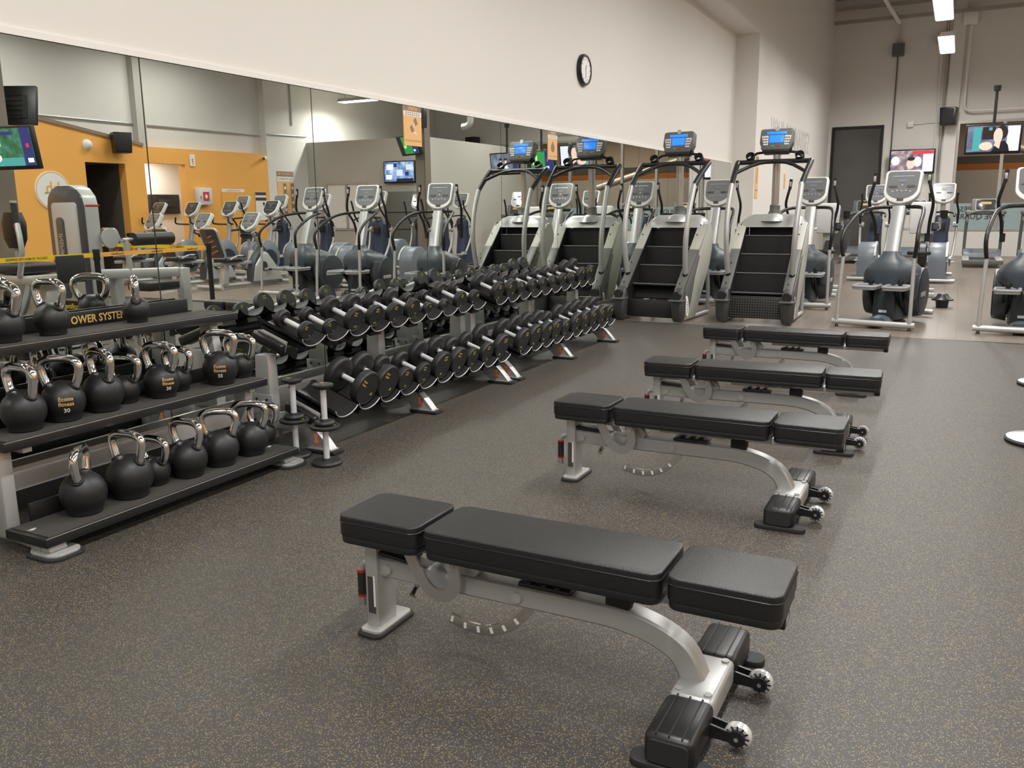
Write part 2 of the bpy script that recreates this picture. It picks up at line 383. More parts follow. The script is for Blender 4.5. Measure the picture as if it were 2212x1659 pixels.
# ------------------------------------------------------------------ small things on the walls
t = empty('wall_clock', (0, 9.41, 2.925), 0, 'round black-rimmed wall clock on the white wall above the mirror', 'clock')
CX = Matrix.Rotation(PI/2, 4, 'Y')
MB().lathe([(0, 0), (.17, 0), (.172, .03), (.162, .05), (.142, .05), (.138, .038), (0, .038)], 40, CX).build('rim', 'black', t)
MB().lathe([(0, .038), (.14, .038), (.14, .041), (0, .041)], 40, CX).build('dial', 'paper', t)
MB().box((.043, .0, -.045), (.002, .008, .09)).build('minute_hand', 'ink', t, smooth=False)
MB().box((.043, .005, .025), (.002, .010, .06), rot=RX(-25)).build('hour_hand', 'ink', t, smooth=False)
for k in range(12):
    a = 2*PI*k/12; MB().box((.0425, .118*math.sin(a), .118*math.cos(a)), (.002, .006, .02), rot=Matrix.Rotation(-a, 3, 'X')).build('hour_mark', 'ink', t, smooth=False)

def poster(y, label, w, h, fig, head):
    t = empty('safety_poster', (.0105, y, 2.2-h), 0, label, 'poster', 'orange posters on the mirror')
    MB().box((.002, 0, h/2), (.004, w, h)).build('sheet', 'poster_orange', t, smooth=False)
    MB().box((.0045, 0, h*.935), (.001, w, h*.13)).build('heading_band', 'poster_brown', t, smooth=False)
    MB().box((.0045, 0, h*.81), (.001, w, h*.12)).build('text_band', 'paper', t, smooth=False)
    text('heading', head, h*.12, 'poster_orange', t, (.0055, 0, h*.93), XP, bold=.001, sx=.62 if len(head) > 8 else .8)
    for z in (.835, .785):
        for k in range(7): MB().box((.0052, -w*.36+k*w*.12, h*z), (.0006, w*.085, h*.025)).build('small_print', 'poster_brown', t, smooth=False)
    fig(t, w, h)
    for z in (.14, .115): MB().box((.0046, 0, h*z), (.0008, w*.94, h*.008)).build('rule', 'poster_brown', t, smooth=False)
    return t
def fig_dumbbell(t, w, h):
    for c, a in (((.16*w, .62*h), 28), ((-.05*w, .43*h), 28)):
        MB().box((.0048, c[0], c[1]), (.001, w*.16, h*.18), .0002, 1, rot=RX(a)).build('picture', 'poster_brown', t, smooth=False)
    MB().box((.0046, .055*w, .525*h), (.0008, w*.03, h*.14), rot=RX(-38)).build('picture', 'paper', t, smooth=False)
    for k in range(7):
        a = R(-150+k*20+90); 
        MB().box((.0046, .05*w+.13*w*math.sin(R(-75+k*25)), .30*h+.05*h*math.cos(R(-75+k*25))), (.0008, w*.022, h*.05), rot=Matrix.Rotation(-R(-75+k*25), 3, 'X')).build('picture', 'paper', t, smooth=False)
def fig_kettle(t, w, h):
    MB().prism(circ(w*.2, 18, 0, h*.42), .0044, .0052, 'x').build('picture', 'poster_brown', t, smooth=False)
    MB().box((.0048, .02*w, h*.55), (.001, w*.12, h*.18), rot=RX(15)).build('picture', 'poster_brown', t, smooth=False)
poster(5.906, 'orange poster headed ATTENTION! with a dropped dumbbell, taped to the mirror', .25, .30, fig_dumbbell, 'ATTENTION!')
poster(8.57, 'smaller-looking orange poster with a dark figure on the mirror nearer the stair climbers', .235, .29, fig_kettle, 'ATTENTION!')

# fire extinguisher sign, wall lettering and notices on the left wall past the pier
t = tag(MB().box((.366, 17.85, 2.60), (.006, .70, .36)).build('extinguisher_sign', 'paper', smooth=False), 'white sign with a red fire extinguisher on the wall past the pier', 'sign')
MB().box((.3705, 17.80, 2.57), (.003, .17, .21), .02, 2).build('pictogram', 'red_sign', t); MB().box((.3705, 17.83, 2.71), (.003, .07, .05), rot=RX(20)).build('pictogram', 'red_sign', t, smooth=False)
for z in (2.43, 2.77): MB().box((.3705, 17.85, z), (.002, .68, .015)).build('border', 'red_sign', t, smooth=False)
wt = text('wall_lettering', 'VOUS CONNAISSEZ', .72, 'text_grey', None, (.364, 21.0, 2.9), XP, bold=.004, ext=.002, sx=.78); tag(wt, 'pale grey painted lettering on the left wall beyond the stair climbers', 'lettering')
t = tag(MB().box((.426, 17.0, 1.95), (.006, .24, .80)).build('pier_notice', 'poster_orange', smooth=False), 'narrow orange notice on the front of the pier', 'notice')
MB().box((.4295, 17.0, 2.28), (.002, .22, .08)).build('heading_band', 'poster_brown', t, smooth=False); MB().box((.4295, 17.0, 1.70), (.002, .22, .02)).build('rule', 'poster_brown', t, smooth=False); MB().box((.4295, 17.0, 1.97), (.002, .05, .28)).build('picture', 'poster_brown', t, smooth=False)
t = tag(MB().box((.366, 20.3, 1.95), (.01, .16, .32)).build('wall_switch', 'poster_orange', smooth=False), 'small tan notice on the left wall behind the stair climber', 'notice')

# far wall services
def pipe(name, pts, r, m, label, cat='pipe', smooth=0):
    return tag(MB().tube(pts, r, 8, smooth).build(name, m), label, cat)
b = empty('junction_box', (2.05, FY, 5.55), 0, 'square grey electrical box high on the far wall', 'electrical box')
MB().box((0, -.09, 0), (.30, .18, .32), .01).build('body', 'mid_grey', b); MB().box((0, -.183, 0), (.26, .006, .28)).build('cover', 'mid_grey', b, smooth=False)
pipe('conduit', [(2.05, FY-.03, 5.4), (2.05, FY-.03, 2.4)], .018, 'mid_grey', 'thin grey conduit running down from the electrical box on the far wall')
pipe('conduit', [(2.05, FY-.06, 5.715), (2.08, FY-.1, 6.1), (1.95, FY-.3, 6.5)], .025, 'grey_paint', 'short bent conduit rising from the electrical box to the roof', smooth=3)
pipe('conduit', [(2.59, FY-.03, 3.58), (3.23, FY-.03, 3.61)], .02, 'white_trim', 'short level conduit beside the speaker on the far wall')
MB().box((2.5, FY-.05, 3.58), (.16, .08, .16), .01).build('outlet_box', 'white_trim'); tag(bpy.data.objects['outlet_box'], 'small white outlet box at the end of a level conduit', 'electrical box')
pipe('drain_pipe', [(3.28, FY-.06, 0), (3.28, FY-.06, 5.6)], .035, 'warm_metal', 'grey pipe standing beside the pilaster on the far wall')
pipe('drain_pipe', [(3.14, FY-.05, 0), (3.14, FY-.05, 5.6)], .025, 'white_paint', 'thin white pipe left of the pilaster on the far wall')
pipe('conduit', [(3.78, FY-.2, 6.0), (3.78, FY-.2, 4.0), (3.82, FY-.2, 3.88), (3.95, FY-.2, 3.84), (8.5, FY-.2, 3.84)], .03, 'white_trim', 'white conduit that turns along the top of the shop window', smooth=0)
MB().box((3.75, FY-.12, 6.2), (.34, .24, .34), .02).build('junction_box', 'white_trim'); tag(bpy.data.objects['junction_box.001'], 'white electrical box on the pilaster under the roof', 'electrical box')
MB().box((3.12, FY-.1, 5.75), (.22, .2, .28), .02).build('junction_box', 'mid_grey'); tag(bpy.data.objects['junction_box.002'], 'dark grey box beside the pilaster under the roof', 'electrical box')
def speaker(loc, rz, label, s=1.):
    t = empty('wall_speaker', loc, rz, label, 'speaker')
    MB().prism([(-.13*s, -.17*s), (.13*s, -.17*s), (.15*s, .17*s), (-.15*s, .17*s)], -.14*s, .12*s, 'y', .012*s).build('cabinet', 'black', t)
    MB().box((0, -.143*s, 0), (.22*s, .008, .28*s), .003).build('grille', 'black_matt', t)
    MB().box((0, .17*s, 0), (.06*s, .12*s, .06*s)).build('bracket', 'black', t, smooth=False)
    return t
speaker((3.44, FY-.42, 3.70), R(-10), 'black box speaker hung at the top of the pilaster on the far wall', 1.35)

def television(loc, rz, w, label, mount, tilt=6, scr='scr_sport', picture=None):
    t = empty('television', loc, rz, label, 'television')
    h = w*.58; rt = RX(-tilt) if tilt else None
    g = empty('display', (0, 0, 0)); g.parent = t; g.rotation_euler = (R(-tilt)*-1, 0, 0)
    MB().box((0, 0, 0), (w, .07, h), .008).build('casing', 'black', g); MB().box((0, .04, -.05*h), (w*.75, .03, h*.6), .01).build('back_shell', 'black_matt', g)
    MB().box((0, -.037, .02*h), (w*.93, .004, h*.86)).build('screen', scr, g, smooth=False)
    if picture: picture(g, w, h)
    if mount == 'pole': MB().cyl((0, .07, 0), (0, .07, h*.5+.62), .028, n=10).build('pole', 'black', t); MB().cyl((0, .07, h*.5+.62), (0, .07, h*.5+.72), .06, .07, n=12).build('ceiling_plate', 'black', t)
    if mount == 'arm': MB().box((0, .14, 0), (.1, .2, .12)).build('wall_arm', 'black', t, smooth=False)
    for k in range(5): MB().box((0, .058, -.28*h+k*.13*h), (w*.62, .012, .018)).build('vent_rib', 'black', g, smooth=False)
    return t
def pic(g, m, poly, d=0): MB().prism(poly, -.0405-d, -.0395-d, 'y').build('picture', m, g, smooth=False)
def ell(cx, cz, rx, rz, n=18): return [(cx+rx*math.cos(2*PI*i/n), cz+rz*math.sin(2*PI*i/n)) for i in range(n)]
def rc(x0, z0, x1, z1): return [(x0, z0), (x1, z0), (x1, z1), (x0, z1)]
def p_film(g, w, h):
    pic(g, 'e_teal', rc(-.36*w, -.38*h, -.22*w, .4*h)); pic(g, 'e_pale', rc(.24*w, -.4*h, .455*w, .43*h)); pic(g, 'e_hair', rc(-.2*w, .0, .03*w, .42*h))
    pic(g, 'e_skin', ell(-.12*w, -.22*h, .12*w, .14*h), .001); pic(g, 'e_black', [(-.02*w, -.41*h), (.3*w, -.41*h), (.27*w, -.2*h), (.2*w, -.05*h), (.08*w, -.1*h)], .002)
    pic(g, 'e_hair', ell(.14*w, .22*h, .11*w, .24*h), .003); pic(g, 'e_skin', ell(.08*w, .12*h, .08*w, .25*h), .004); pic(g, 'e_skin', [(.02*w, -.2*h), (.12*w, -.32*h), (.14*w, -.02*h), (.06*w, -.02*h)], .004)
    pic(g, 'e_teal', rc(-.09*w, .3*h, -.03*w, .4*h), .002)
def p_sport(g, w, h):
    pic(g, 'e_navy', rc(-.46*w, -.41*h, -.28*w, .45*h)); pic(g, 'e_lime', rc(.1*w, .05*h, .17*w, .3*h), .001); pic(g, 'e_white', ell(.2*w, -.22*h, .07*w, .09*h), .001); pic(g, 'e_white', ell(.3*w, .12*h, .04*w, .06*h), .001)
    pic(g, 'e_teal', rc(-.27*w, -.41*h, .46*w, -.22*h)); pic(g, 'e_navy', rc(-.15*w, .3*h, .2*w, .38*h), .001); pic(g, 'e_red', ell(-.38*w, .05*h, .03*w, .05*h), .001); pic(g, 'e_white', rc(-.44*w, -.34*h, -.34*w, -.24*h), .001)
def p_green(g, w, h):
    pic(g, 'e_green', rc(-.2*w, -.4*h, .25*w, .42*h)); pic(g, 'e_navy', rc(-.46*w, -.4*h, -.2*w, .44*h)); pic(g, 'e_black', rc(.25*w, -.41*h, .465*w, .45*h)); pic(g, 'e_lime', rc(.04*w, .0, .1*w, .28*h), .001); pic(g, 'e_red', ell(-.28*w, .06*h, .03*w, .06*h), .001); pic(g, 'e_white', rc(-.32*w, -.3*h, -.23*w, -.2*h), .001); pic(g, 'e_lime', ell(.15*w, -.05*h, .07*w, .08*h), .0005)
def p_news(g, w, h):
    pic(g, 'e_skin', ell(-.02*w, -.08*h, .09*w, .2*h), .001); pic(g, 'e_white', ell(-.36*w, .05*h, .09*w, .18*h), .001); pic(g, 'e_pale', rc(.24*w, -.4*h, .46*w, .38*h)); pic(g, 'e_red', rc(-.0*w, .3*h, .46*w, .43*h), .001); pic(g, 'e_white', ell(.13*w, 0, .08*w, .2*h), .001); pic(g, 'e_hair', ell(-.02*w, .12*h, .08*w, .08*h), .002)
def p_pair(g, w, h):
    for x in (-.05, .12): pic(g, 'e_white', [(x*w-.1*w, -.4*h), (x*w+.1*w, -.4*h), (x*w+.03*w, -.05*h), (x*w-.03*w, -.05*h)], .001); pic(g, 'e_skin', ell(x*w, .06*h, .035*w, .11*h), .002); pic(g, 'e_hair', ell(x*w, .2*h, .06*w, .05*h), .003)
    pic(g, 'e_navy', rc(-.45*w, -.4*h, -.28*w, .4*h))
television((4.37, 19.6, 2.63), R(4), .97, 'ceiling-hung television showing a dark-haired face, right of the far pilaster', 'pole', 8, 'scr_film', p_film)
television((2.62, FY-.3, 2.56), 0, 1.15, 'wall television with a bright crowd picture behind the middle elliptical', 'arm', 4, 'scr_news', p_news)
television((6.75, 20.4, 2.56), R(12), .98, 'ceiling-hung television showing two pale figures, seen in the mirror', 'pole', 8, 'scr_film', p_pair)
television((5.62, 20.1, 2.56), R(12), .98, 'ceiling-hung television with a green playing field, second from the pair in the mirror', 'pole', 8, 'scr_sport', p_green)
#television((1.02, 15.6, 2.28), R(16), 1.02, 'television with a green game above the stair climbers, seen only in the mirror', 'pole', 6, 'scr_sport', p_green)
# security monitor on the office block
t = television((9.74, OY-.08, 2.42), 0, 1.02, 'monitor filled with pale blue camera pictures on the grey office wall', 'arm', 0, 'scr_cctv', None)
for (x, z, wd, hh, m) in ((-.33, .12, .2, .14, 'e_pale'), (.3, .14, .22, .14, 'e_white'), (-.02, -.02, .2, .16, 'e_pale'), (.33, -.13, .2, .12, 'e_white'), (-.18, -.22, .55, .09, 'e_black'), (-.25, -.05, .12, .1, 'e_navy'), (.12, .18, .1, .1, 'e_navy')):
    MB().box((x, -.0405, z), (wd, .001, hh)).build('picture', m, t, smooth=False)
b = tag(MB().box((9.55, OY-.25, .95), (.95, .45, 1.9), .02).build('display_cabinet', 'mid_grey'), 'dark grey cabinet under the blue monitor by the office wall', 'cabinet')
for z in (.45, .9, 1.35): MB().box((9.55, OY-.48, z), (.88, .012, .02)).build('shelf_edge', 'black', b, smooth=False)
# things on the orange wall (all seen in the mirror)
t = tag(MB().prism(circ(.40, 40, 11.92, 1.88), RX0-.02, RX0, 'x').build('round_logo_sign', 'paper', smooth=False), 'round white sign with the letters hh on the orange wall', 'sign')
for r, w_ in ((.37, .006),):
    m = MB()
    for k in range(40):
        a = 2*PI*k/40; m.box((RX0-.022, 11.92+.375*math.cos(a), 1.88+.375*math.sin(a)), (.004, .012, .062), rot=Matrix.Rotation(a, 3, 'X'))
    m.build('ring', 'ribbon_orange', t, smooth=False)
text('lettering', 'hh', .34, 'ribbon_orange', t, (RX0-.023, 11.92, 1.93), XM, bold=.004); text('lettering', 'AAND    ZONE', .06, 'poster_brown', t, (RX0-.023, 11.92, 1.83), XM)
t = empty('dome_light', (RX0, 12.85, 2.86), 0, 'round white dome light over the dark passage in the orange wall', 'lamp')
MB().lathe([(0, .12), (.06, .10), (.10, .05), (.11, 0)], 20, T4((0, 0, 0), RY(-90))).build('dome', 'paper', t); MB().lathe([(.0, 0), (.12, 0), (.12, .012), (0, .012)], 20, T4((0, 0, 0), RY(-90))).build('base', 'white_trim', t)
speaker((RX0-.22, 13.55, 2.93), R(-65), 'black speaker bracketed to the orange wall beside the dome light', 1.3)
t = empty('defibrillator_case', (RX0, 15.92, 1.79), 0, 'white defibrillator case with a red window on the orange wall', 'cabinet')
MB().box((-.09, 0, 0), (.18, .42, .42), .02).build('case', 'console_white', t); MB().box((-.183, 0, .0), (.006, .2, .22)).build('window', 'red_sign', t, smooth=False); MB().prism([(-.05, .0), (0, .06), (.05, 0), (0, -.06)], -.19, -.186, 'x').build('heart', 'paper', t, smooth=False); MB().box((-.185, -.17, -.03), (.01, .02, .08)).build('latch', 'mid_grey', t, smooth=False)
t = tag(MB().box((RX0-.02, 15.72, 2.66), (.012, .16, .28)).build('washroom_sign', 'paper', smooth=False), 'small white sign with a red curl beside the white opening', 'sign')
text('lettering', '?', .2, 'red_sign', t, (RX0-.0275, 15.72, 2.62), XM, bold=.004)
t = tag(MB().box((RX0-.012, 17.0, 1.62), (.01, .80, .72)).build('notice_board', 'ribbon_orange', smooth=False), 'wide orange notice with a white heading on the orange wall', 'notice'); MB().box((RX0-.019, 17, 1.95), (.004, .8, .08)).build('heading_band', 'paper', t, smooth=False); text('heading', 'Circuit et entraînement', .05, 'red_sign', t, (RX0-.0225, 17, 1.95), XM)
t = tag(MB().box((RX0-.012, 18.0, 1.55), (.01, .40, .75)).build('price_poster', 'paper', smooth=False), 'white poster with dark bands near the end of the orange wall', 'poster')
for z in (1.88, 1.74): MB().box((RX0-.019, 18, z), (.004, .4, .08)).build('heading_band', 'ink', t, smooth=False)
t = empty('security_camera', (RX0-.02, 18.25, 2.83), 0, 'small white security camera at the corner of the orange wall', 'camera')
MB().lathe([(0, .0), (.05, .0), (.05, .04), (0, .05)], 16, T4((0, 0, 0), RY(-90))).build('base', 'white_trim', t); MB().cyl((-.05, -.02, 0), (-.13, -.18, -.03), .04, n=14).build('barrel', 'paper', t); MB().cyl((-.13, -.18, -.03), (-.135, -.19, -.032), .03, n=14).build('lens', 'black', t)
t = tag(MB().box((RX0-.006, 19.02, 1.9), (.012, .66, 1.2)).build('members_code_poster', 'poster_orange', smooth=False), 'tall orange poster headed CODE DE VIE on the white wall', 'poster')
MB().box((RX0-.014, 19.02, 2.43), (.004, .66, .14)).build('heading_band', 'poster_brown', t, smooth=False); MB().box((RX0-.014, 19.02, 2.29), (.004, .66, .13)).build('text_band', 'paper', t, smooth=False)
text('heading', 'CODE DE VIE', .1, 'poster_orange', t, (RX0-.0175, 19.02, 2.43), XM, bold=.001); text('heading', 'DES MEMBRES', .095, 'poster_brown', t, (RX0-.0175, 19.02, 2.29), XM)
for y in (18.98, 19.28): MB().box((RX0-.014, y, 1.75), (.004, .12, .85)).build('picture_strip', 'poster_brown', t, smooth=False)
for k in range(4): MB().box((RX0-.0165, 18.98, 1.45+k*.2), (.003, .07, .07), rot=RX(20*k)).build('pictogram', 'paper', t, smooth=False); MB().box((RX0-.0165, 19.28, 1.45+k*.2), (.003, .06, .08)).build('pictogram', 'paper', t, smooth=False)
pipe('conduit', [(RX0+.17, 11.2, 3.41), (RX0+.17, 18.3, 3.42)], .02, 'silver', 'long level conduit on the white wall above the orange partition')
pipe('conduit', [(RX0-.03, 18.4, 3.46), (RX0-.03, 20.0, 3.5)], .02, 'silver', 'level conduit on the white wall above the members poster')
pipe('conduit', [(RX0-.03, 19.4, 6.9), (RX0-.03, 19.4, 3.75)], .02, 'silver', 'conduit dropping from the roof on the white wall')
struct(MB().box((RX0+.12, 14.35, 5), (.2, .24, 4.2)).build('pillar_right', 'grey_paint', smooth=False))
t = empty('hand_dryer', (RX0+1.7, 16.2, 1.62), 0, 'dark folded television back on the wall of the white washroom', 'television'); MB().box((-.06, 0, 0), (.1, .95, .5), .02).build('casing', 'black', t); MB().box((-.13, .05, .02), (.05, .6, .2), .01).build('back_shell', 'black_matt', t)
t = tag(MB().box((RX0+1.69, 15.1, 2.1), (.01, .26, .4)).build('washroom_notice', 'poster_orange', smooth=False), 'small tan notice inside the white washroom', 'notice'); MB().box((RX0+1.683, 15.1, 2.27), (.004, .26, .05)).build('heading_band', 'poster_brown', t, smooth=False)
# steel columns
struct(MB().box((8.70, 8.05, CEIL/2), (.30, .30, CEIL)).build('column_1', 'taupe', smooth=False))
struct(MB().box((5.80, 15.0, CEIL/2), (.22, .22, CEIL)).build('column_2', 'taupe', smooth=False))
television((7.86, 7.72, 2.30), R(-8), 1.0, 'television with a bright game on the brown column, lower of two', 'arm', 8, 'scr_sport', p_sport)
television((9.0, 8.45, 3.0), R(150), 1.0, 'television seen from its ribbed black back, upper on the brown column', 'arm', 12, 'scr_sport', None)
television((5.95, 14.75, 2.67), R(24), .7, 'small tilted television on the slim brown column', 'arm', 22, 'scr_sport', p_green)
t = speaker((8.55, 7.75, 3.72), R(20), 'black speaker high on the brown column', 1.5)
speaker((5.7, 14.7, 3.15), R(10), 'black speaker over the small television on the slim column', 1.0)
speaker((11.3, FY-.3, 3.62), R(10), 'black speaker beside the shop window, seen in the mirror', 1.35)
m = MB(); m.tube([(8.54, 7.86, 3.2), (8.40, 7.86, 2.95), (8.34, 7.84, 2.8), (8.44, 7.84, 2.65), (8.28, 7.82, 2.55)], .012, 6, 4); tag(m.build('power_cable', 'white_trim'), 'loose white cable hanging down the brown column', 'cable')
pipe('exhaust_pipe', [(5.25, 16, 4.0), (5.25, 16, 3.3), (5.3, 16, 3.12), (5.45, 16, 3.08)], .07, 'silver_light', 'bent shiny duct pipe beside the slim column', smooth=3)
# ------------------------------------------------------------------ flat benches
def make_bench():
    t = empty('flat_bench')
    for x0, x1, nm in ((0, .305, 'head_pad'), (.325, 1.085, 'back_pad'), (1.10, 1.405, 'seat_pad')):
        w = x1-x0; c = (x0+x1)/2
        o = MB().prism(rrect(w, .262, .035, 5, c, 0), .362, .432, 'z', .023, 5).build(nm, 'vinyl', t)
        MB().prism(rrect(w-.006, .256, .035, 5, c, 0), .338, .364, 'z', .006, 2).build('pad_base', 'vinyl', o)
        m = MB(); pts = [(px, py, .412) for px, py in rrect(w+.001, .263, .035, 5, c, 0)]
        m.tube(pts+[pts[0]], .0022, 5, 0); m.build('seam_piping', 'black', o)
    MB().box((.072, 0, .17), (.052, .105, .33), .008).build('front_post', 'silver', t)
    m = MB().tube([(.06, 0, .232), (.45, 0, .232), (.80, 0, .232), (.93, 0, .228), (1.04, 0, .205), (1.12, 0, .16), (1.16, 0, .085)], .03, 8, 4, rect=(.070, .070)); m.build('main_tube', 'silver', t)
    f = MB().prism(rrect(.082, .20, .02, 4, .078, .015), .010, .022, 'z', .003).build('front_foot_plate', 'silver_light', t)
    MB().prism(rrect(.10, .23, .03, 4, .078, .015), 0, .012, 'z', .004).build('rubber_foot', 'black_matt', f)
    # rear cross beam with black end sleeves
    MB().box((1.18, 0, .060), (.125, .25, .078), .016, 3).build('cross_beam', 'silver', t)
    for s in (-1, 1):
        e = MB().box((1.18, s*.228, .058), (.132, .21, .086), .02, 3).build('end_sleeve', 'black', t)
        for k in (-1, 0, 1): MB().box((1.18+k*.034, s*.228, .1015), (.004, .2, .003)).build('groove_rib', 'black_matt', e, smooth=False)
        MB().prism(rrect(.105, .062, .012, 3, 1.18, .056), s*.331, s*.338, 'y').build('end_cap', 'black_matt', e)
        MB().prism(rrect(.22, .07, .03, 4, 1.185, s*.308), 0, .02, 'z', .004).build('rubber_foot', 'black_matt', t)
        w = empty('wheel_assembly'); w.parent = t
        MB().prism([(1.23, .026), (1.30, .026), (1.30, .054), (1.23, .066)], s*.145-.028, s*.145-.021, 'y').build('bracket', 'black', w)
        MB().prism([(1.23, .026), (1.30, .026), (1.30, .054), (1.23, .066)], s*.145+.009, s*.145+.016, 'y').build('bracket', 'black', w)
        wm = T4((1.315, s*.145-.006, .040), RX(90))
        MB().lathe([(.02, -.012), (.030, -.012), (.036, -.006), (.036, .006), (.030, .012), (.02, .012)], 24, wm).build('clear_tyre', 'cap_clear', w)
        m = MB()
        for k in range(12):
            a = 2*PI*k/12
            for q in (-1, 1): m.box((1.315+.027*math.cos(a), s*.145-.006+q*.0125, .040+.027*math.sin(a)), (.009, .002, .004), rot=RY(-math.degrees(a)))
        m.build('spokes', 'black', w, smooth=False)
        MB().lathe([(0, -.024), (.022, -.024), (.022, .024), (0, .024)], 18, wm).build('hub', 'black', w)
        MB().lathe([(0, -.027), (.006, -.027), (.006, .027), (0, .027)], 10, wm).build('axle_bolt', 'chrome', w)
    # frame under the pads, adjuster plates and arcs
    MB().box((.97, 0, .318), (.86, .05, .032), .004).build('pad_rail', 'silver', t)
    MB().box((.20, 0, .322), (.26, .05, .03), .004).build('pad_rail', 'silver', t)
    MB().box((1.385, 0, .325), (.03, .07, .05), .004).build('end_stop', 'black', t)
    MB().box((.93, 0, .285), (.075, .06, .05), .008).build('rubber_stop', 'black_matt', t)
    arm = []
    def hook(off):
        path = [(.240, .340), (.278, .268), (.312, .222), (.354, .203), (.392, .213), (.412, .243), (.412, .282), (.400, .318)]
        P = spline([Vector((x, 0, z)) for x, z in path], 4); L, Q = [], []
        for i, p in enumerate(P):
            d = (P[min(i+1, len(P)-1)]-P[max(i-1, 0)]).normalized(); n = Vector((-d.z, 0, d.x)); L.append((p.x+n.x*.0205, p.z+n.z*.0205)); Q.append((p.x-n.x*.0205, p.z-n.z*.0205))
        b = bmesh.new()
        for s0 in (off-.005, off+.005): pass
        va = [b.verts.new((x, off-.004, z)) for x, z in L]; vb = [b.verts.new((x, off-.004, z)) for x, z in Q]; vc = [b.verts.new((x, off+.004, z)) for x, z in L]; vd = [b.verts.new((x, off+.004, z)) for x, z in Q]
        for i in range(len(P)-1):
            b.faces.new((va[i], vb[i], vb[i+1], va[i+1])); b.faces.new((vc[i], vc[i+1], vd[i+1], vd[i])); b.faces.new((va[i], va[i+1], vc[i+1], vc[i])); b.faces.new((vb[i], vd[i], vd[i+1], vb[i+1]))
        b.faces.new((va[0], vc[0], vd[0], vb[0])); b.faces.new((va[-1], vb[-1], vd[-1], vc[-1]))
        m = MB(); m._add(b); return m
    for off in (-.078, .078):
        h = hook(off).build('pivot_hook', 'steel', t)
        MB().cyl((.400, off-.014, .320), (.400, off+.014, .320), .019, n=16).build('pivot_washer', 'silver_light', h); MB().cyl((.400, off-.017, .320), (.400, off+.017, .320), .008, n=6).build('pivot_bolt', 'chrome', h)
    MB().box((.43, 0, .285), (.07, .06, .06), .004, rot=RY(40)).build('pivot_block', 'silver', t)
    MB().box((.155, 0, .278), (.13, .085, .012), .004, rot=RY(5)).build('ladder_plate', 'black', t); MB().box((.70, 0, .278), (.17, .085, .014), .004).build('ladder_plate', 'black', t)
    for x in (.65, .70, .745): MB().box((x, 0, .287), (.018, .082, .01), .002).build('ladder_tooth', 'black_matt', t)
    m = MB(); P = [Vector((.35+.0, 0, .092))]
    path = spline([Vector(p) for p in ((.345, 0, .092), (.42, 0, .074), (.50, 0, .080), (.575, 0, .118), (.64, 0, .19))], 5)
    m.tube(path, .02, 4, 0, rect=(.007, .036)); arc = m.build('adjusting_arc', 'chrome', t)
    for i in range(1, 18, 3): MB().box((path[i].x, -.0042, path[i].z), (.010, .003, .020), .001, 1, rot=RY(20-i*4)).build('arc_slot', 'paper', arc, smooth=False)
    for x in (.13, .61): MB().cyl((x, -.046, .232), (x, .046, .232), .017, n=18).build('tube_bolt', 'silver_light', t)
    m = MB().tube([(.05, .0, .22), (.022, 0, .22), (.004, 0, .212), (-.006, 0, .19)], .012, 10, 4); h = m.build('carry_handle', 'silver_light', t)
    MB().cyl((-.006, 0, .187), (-.006, 0, .095), .016, n=14).build('grip', 'black_matt', h)
    for z in (.187, .099): MB().cyl((-.006, 0, z-.003), (-.006, 0, z+.005), .0175, n=14).build('red_ring', 'red', h)
    MB().cyl((-.006, 0, .095), (-.006, 0, .065), .0155, n=14).build('handle_tip', 'chrome', h)
    MB().cyl((.235, -.02, .185), (.235, -.05, .165), .012, n=10).build('pull_pin', 'chrome', t)
    MB().box((.072, -.0535, .135), (.028, .002, .13)).build('warning_label', 'ink', t, smooth=False); MB().box((.085, -.0545, .15), (.008, .001, .11)).build('warning_text', 'paper', t, smooth=False)
    MB().box((.80, -.0255, .318), (.22, .0015, .028)).build('name_plate', 'cream', t, smooth=False)
    text('name_lettering', 'NAUTILUS', .028, 'ink', t, (.83, -.0265, .318), YM, bold=.0006, sx=1.25)
    for x, y in ((1.14, -.1), (1.22, -.1), (1.22, .1)): MB().cyl((x, y, .098), (x, y, .104), .011, n=10).build('beam_bolt', 'silver_light', t)
    return t
b0 = make_bench()
for i, (x, y, rz, lab) in enumerate(((2.20, 2.205, 0, 'black padded flat bench nearest the camera, silver frame'), (2.14, 4.02, 0, 'second black padded flat bench of the row, beside the empty floor'), (2.19, 5.30, 2.2, 'third black padded flat bench of the row, partly behind the second'), (2.12, 7.02, 0, 'farthest black padded flat bench, in front of the stair climbers'))):
    b = b0 if i == 0 else dup(b0)
    b.location = (x, y, .004); b.rotation_euler = (0, 0, R(rz)); tag(b, lab, 'bench', 'flat benches in a row')

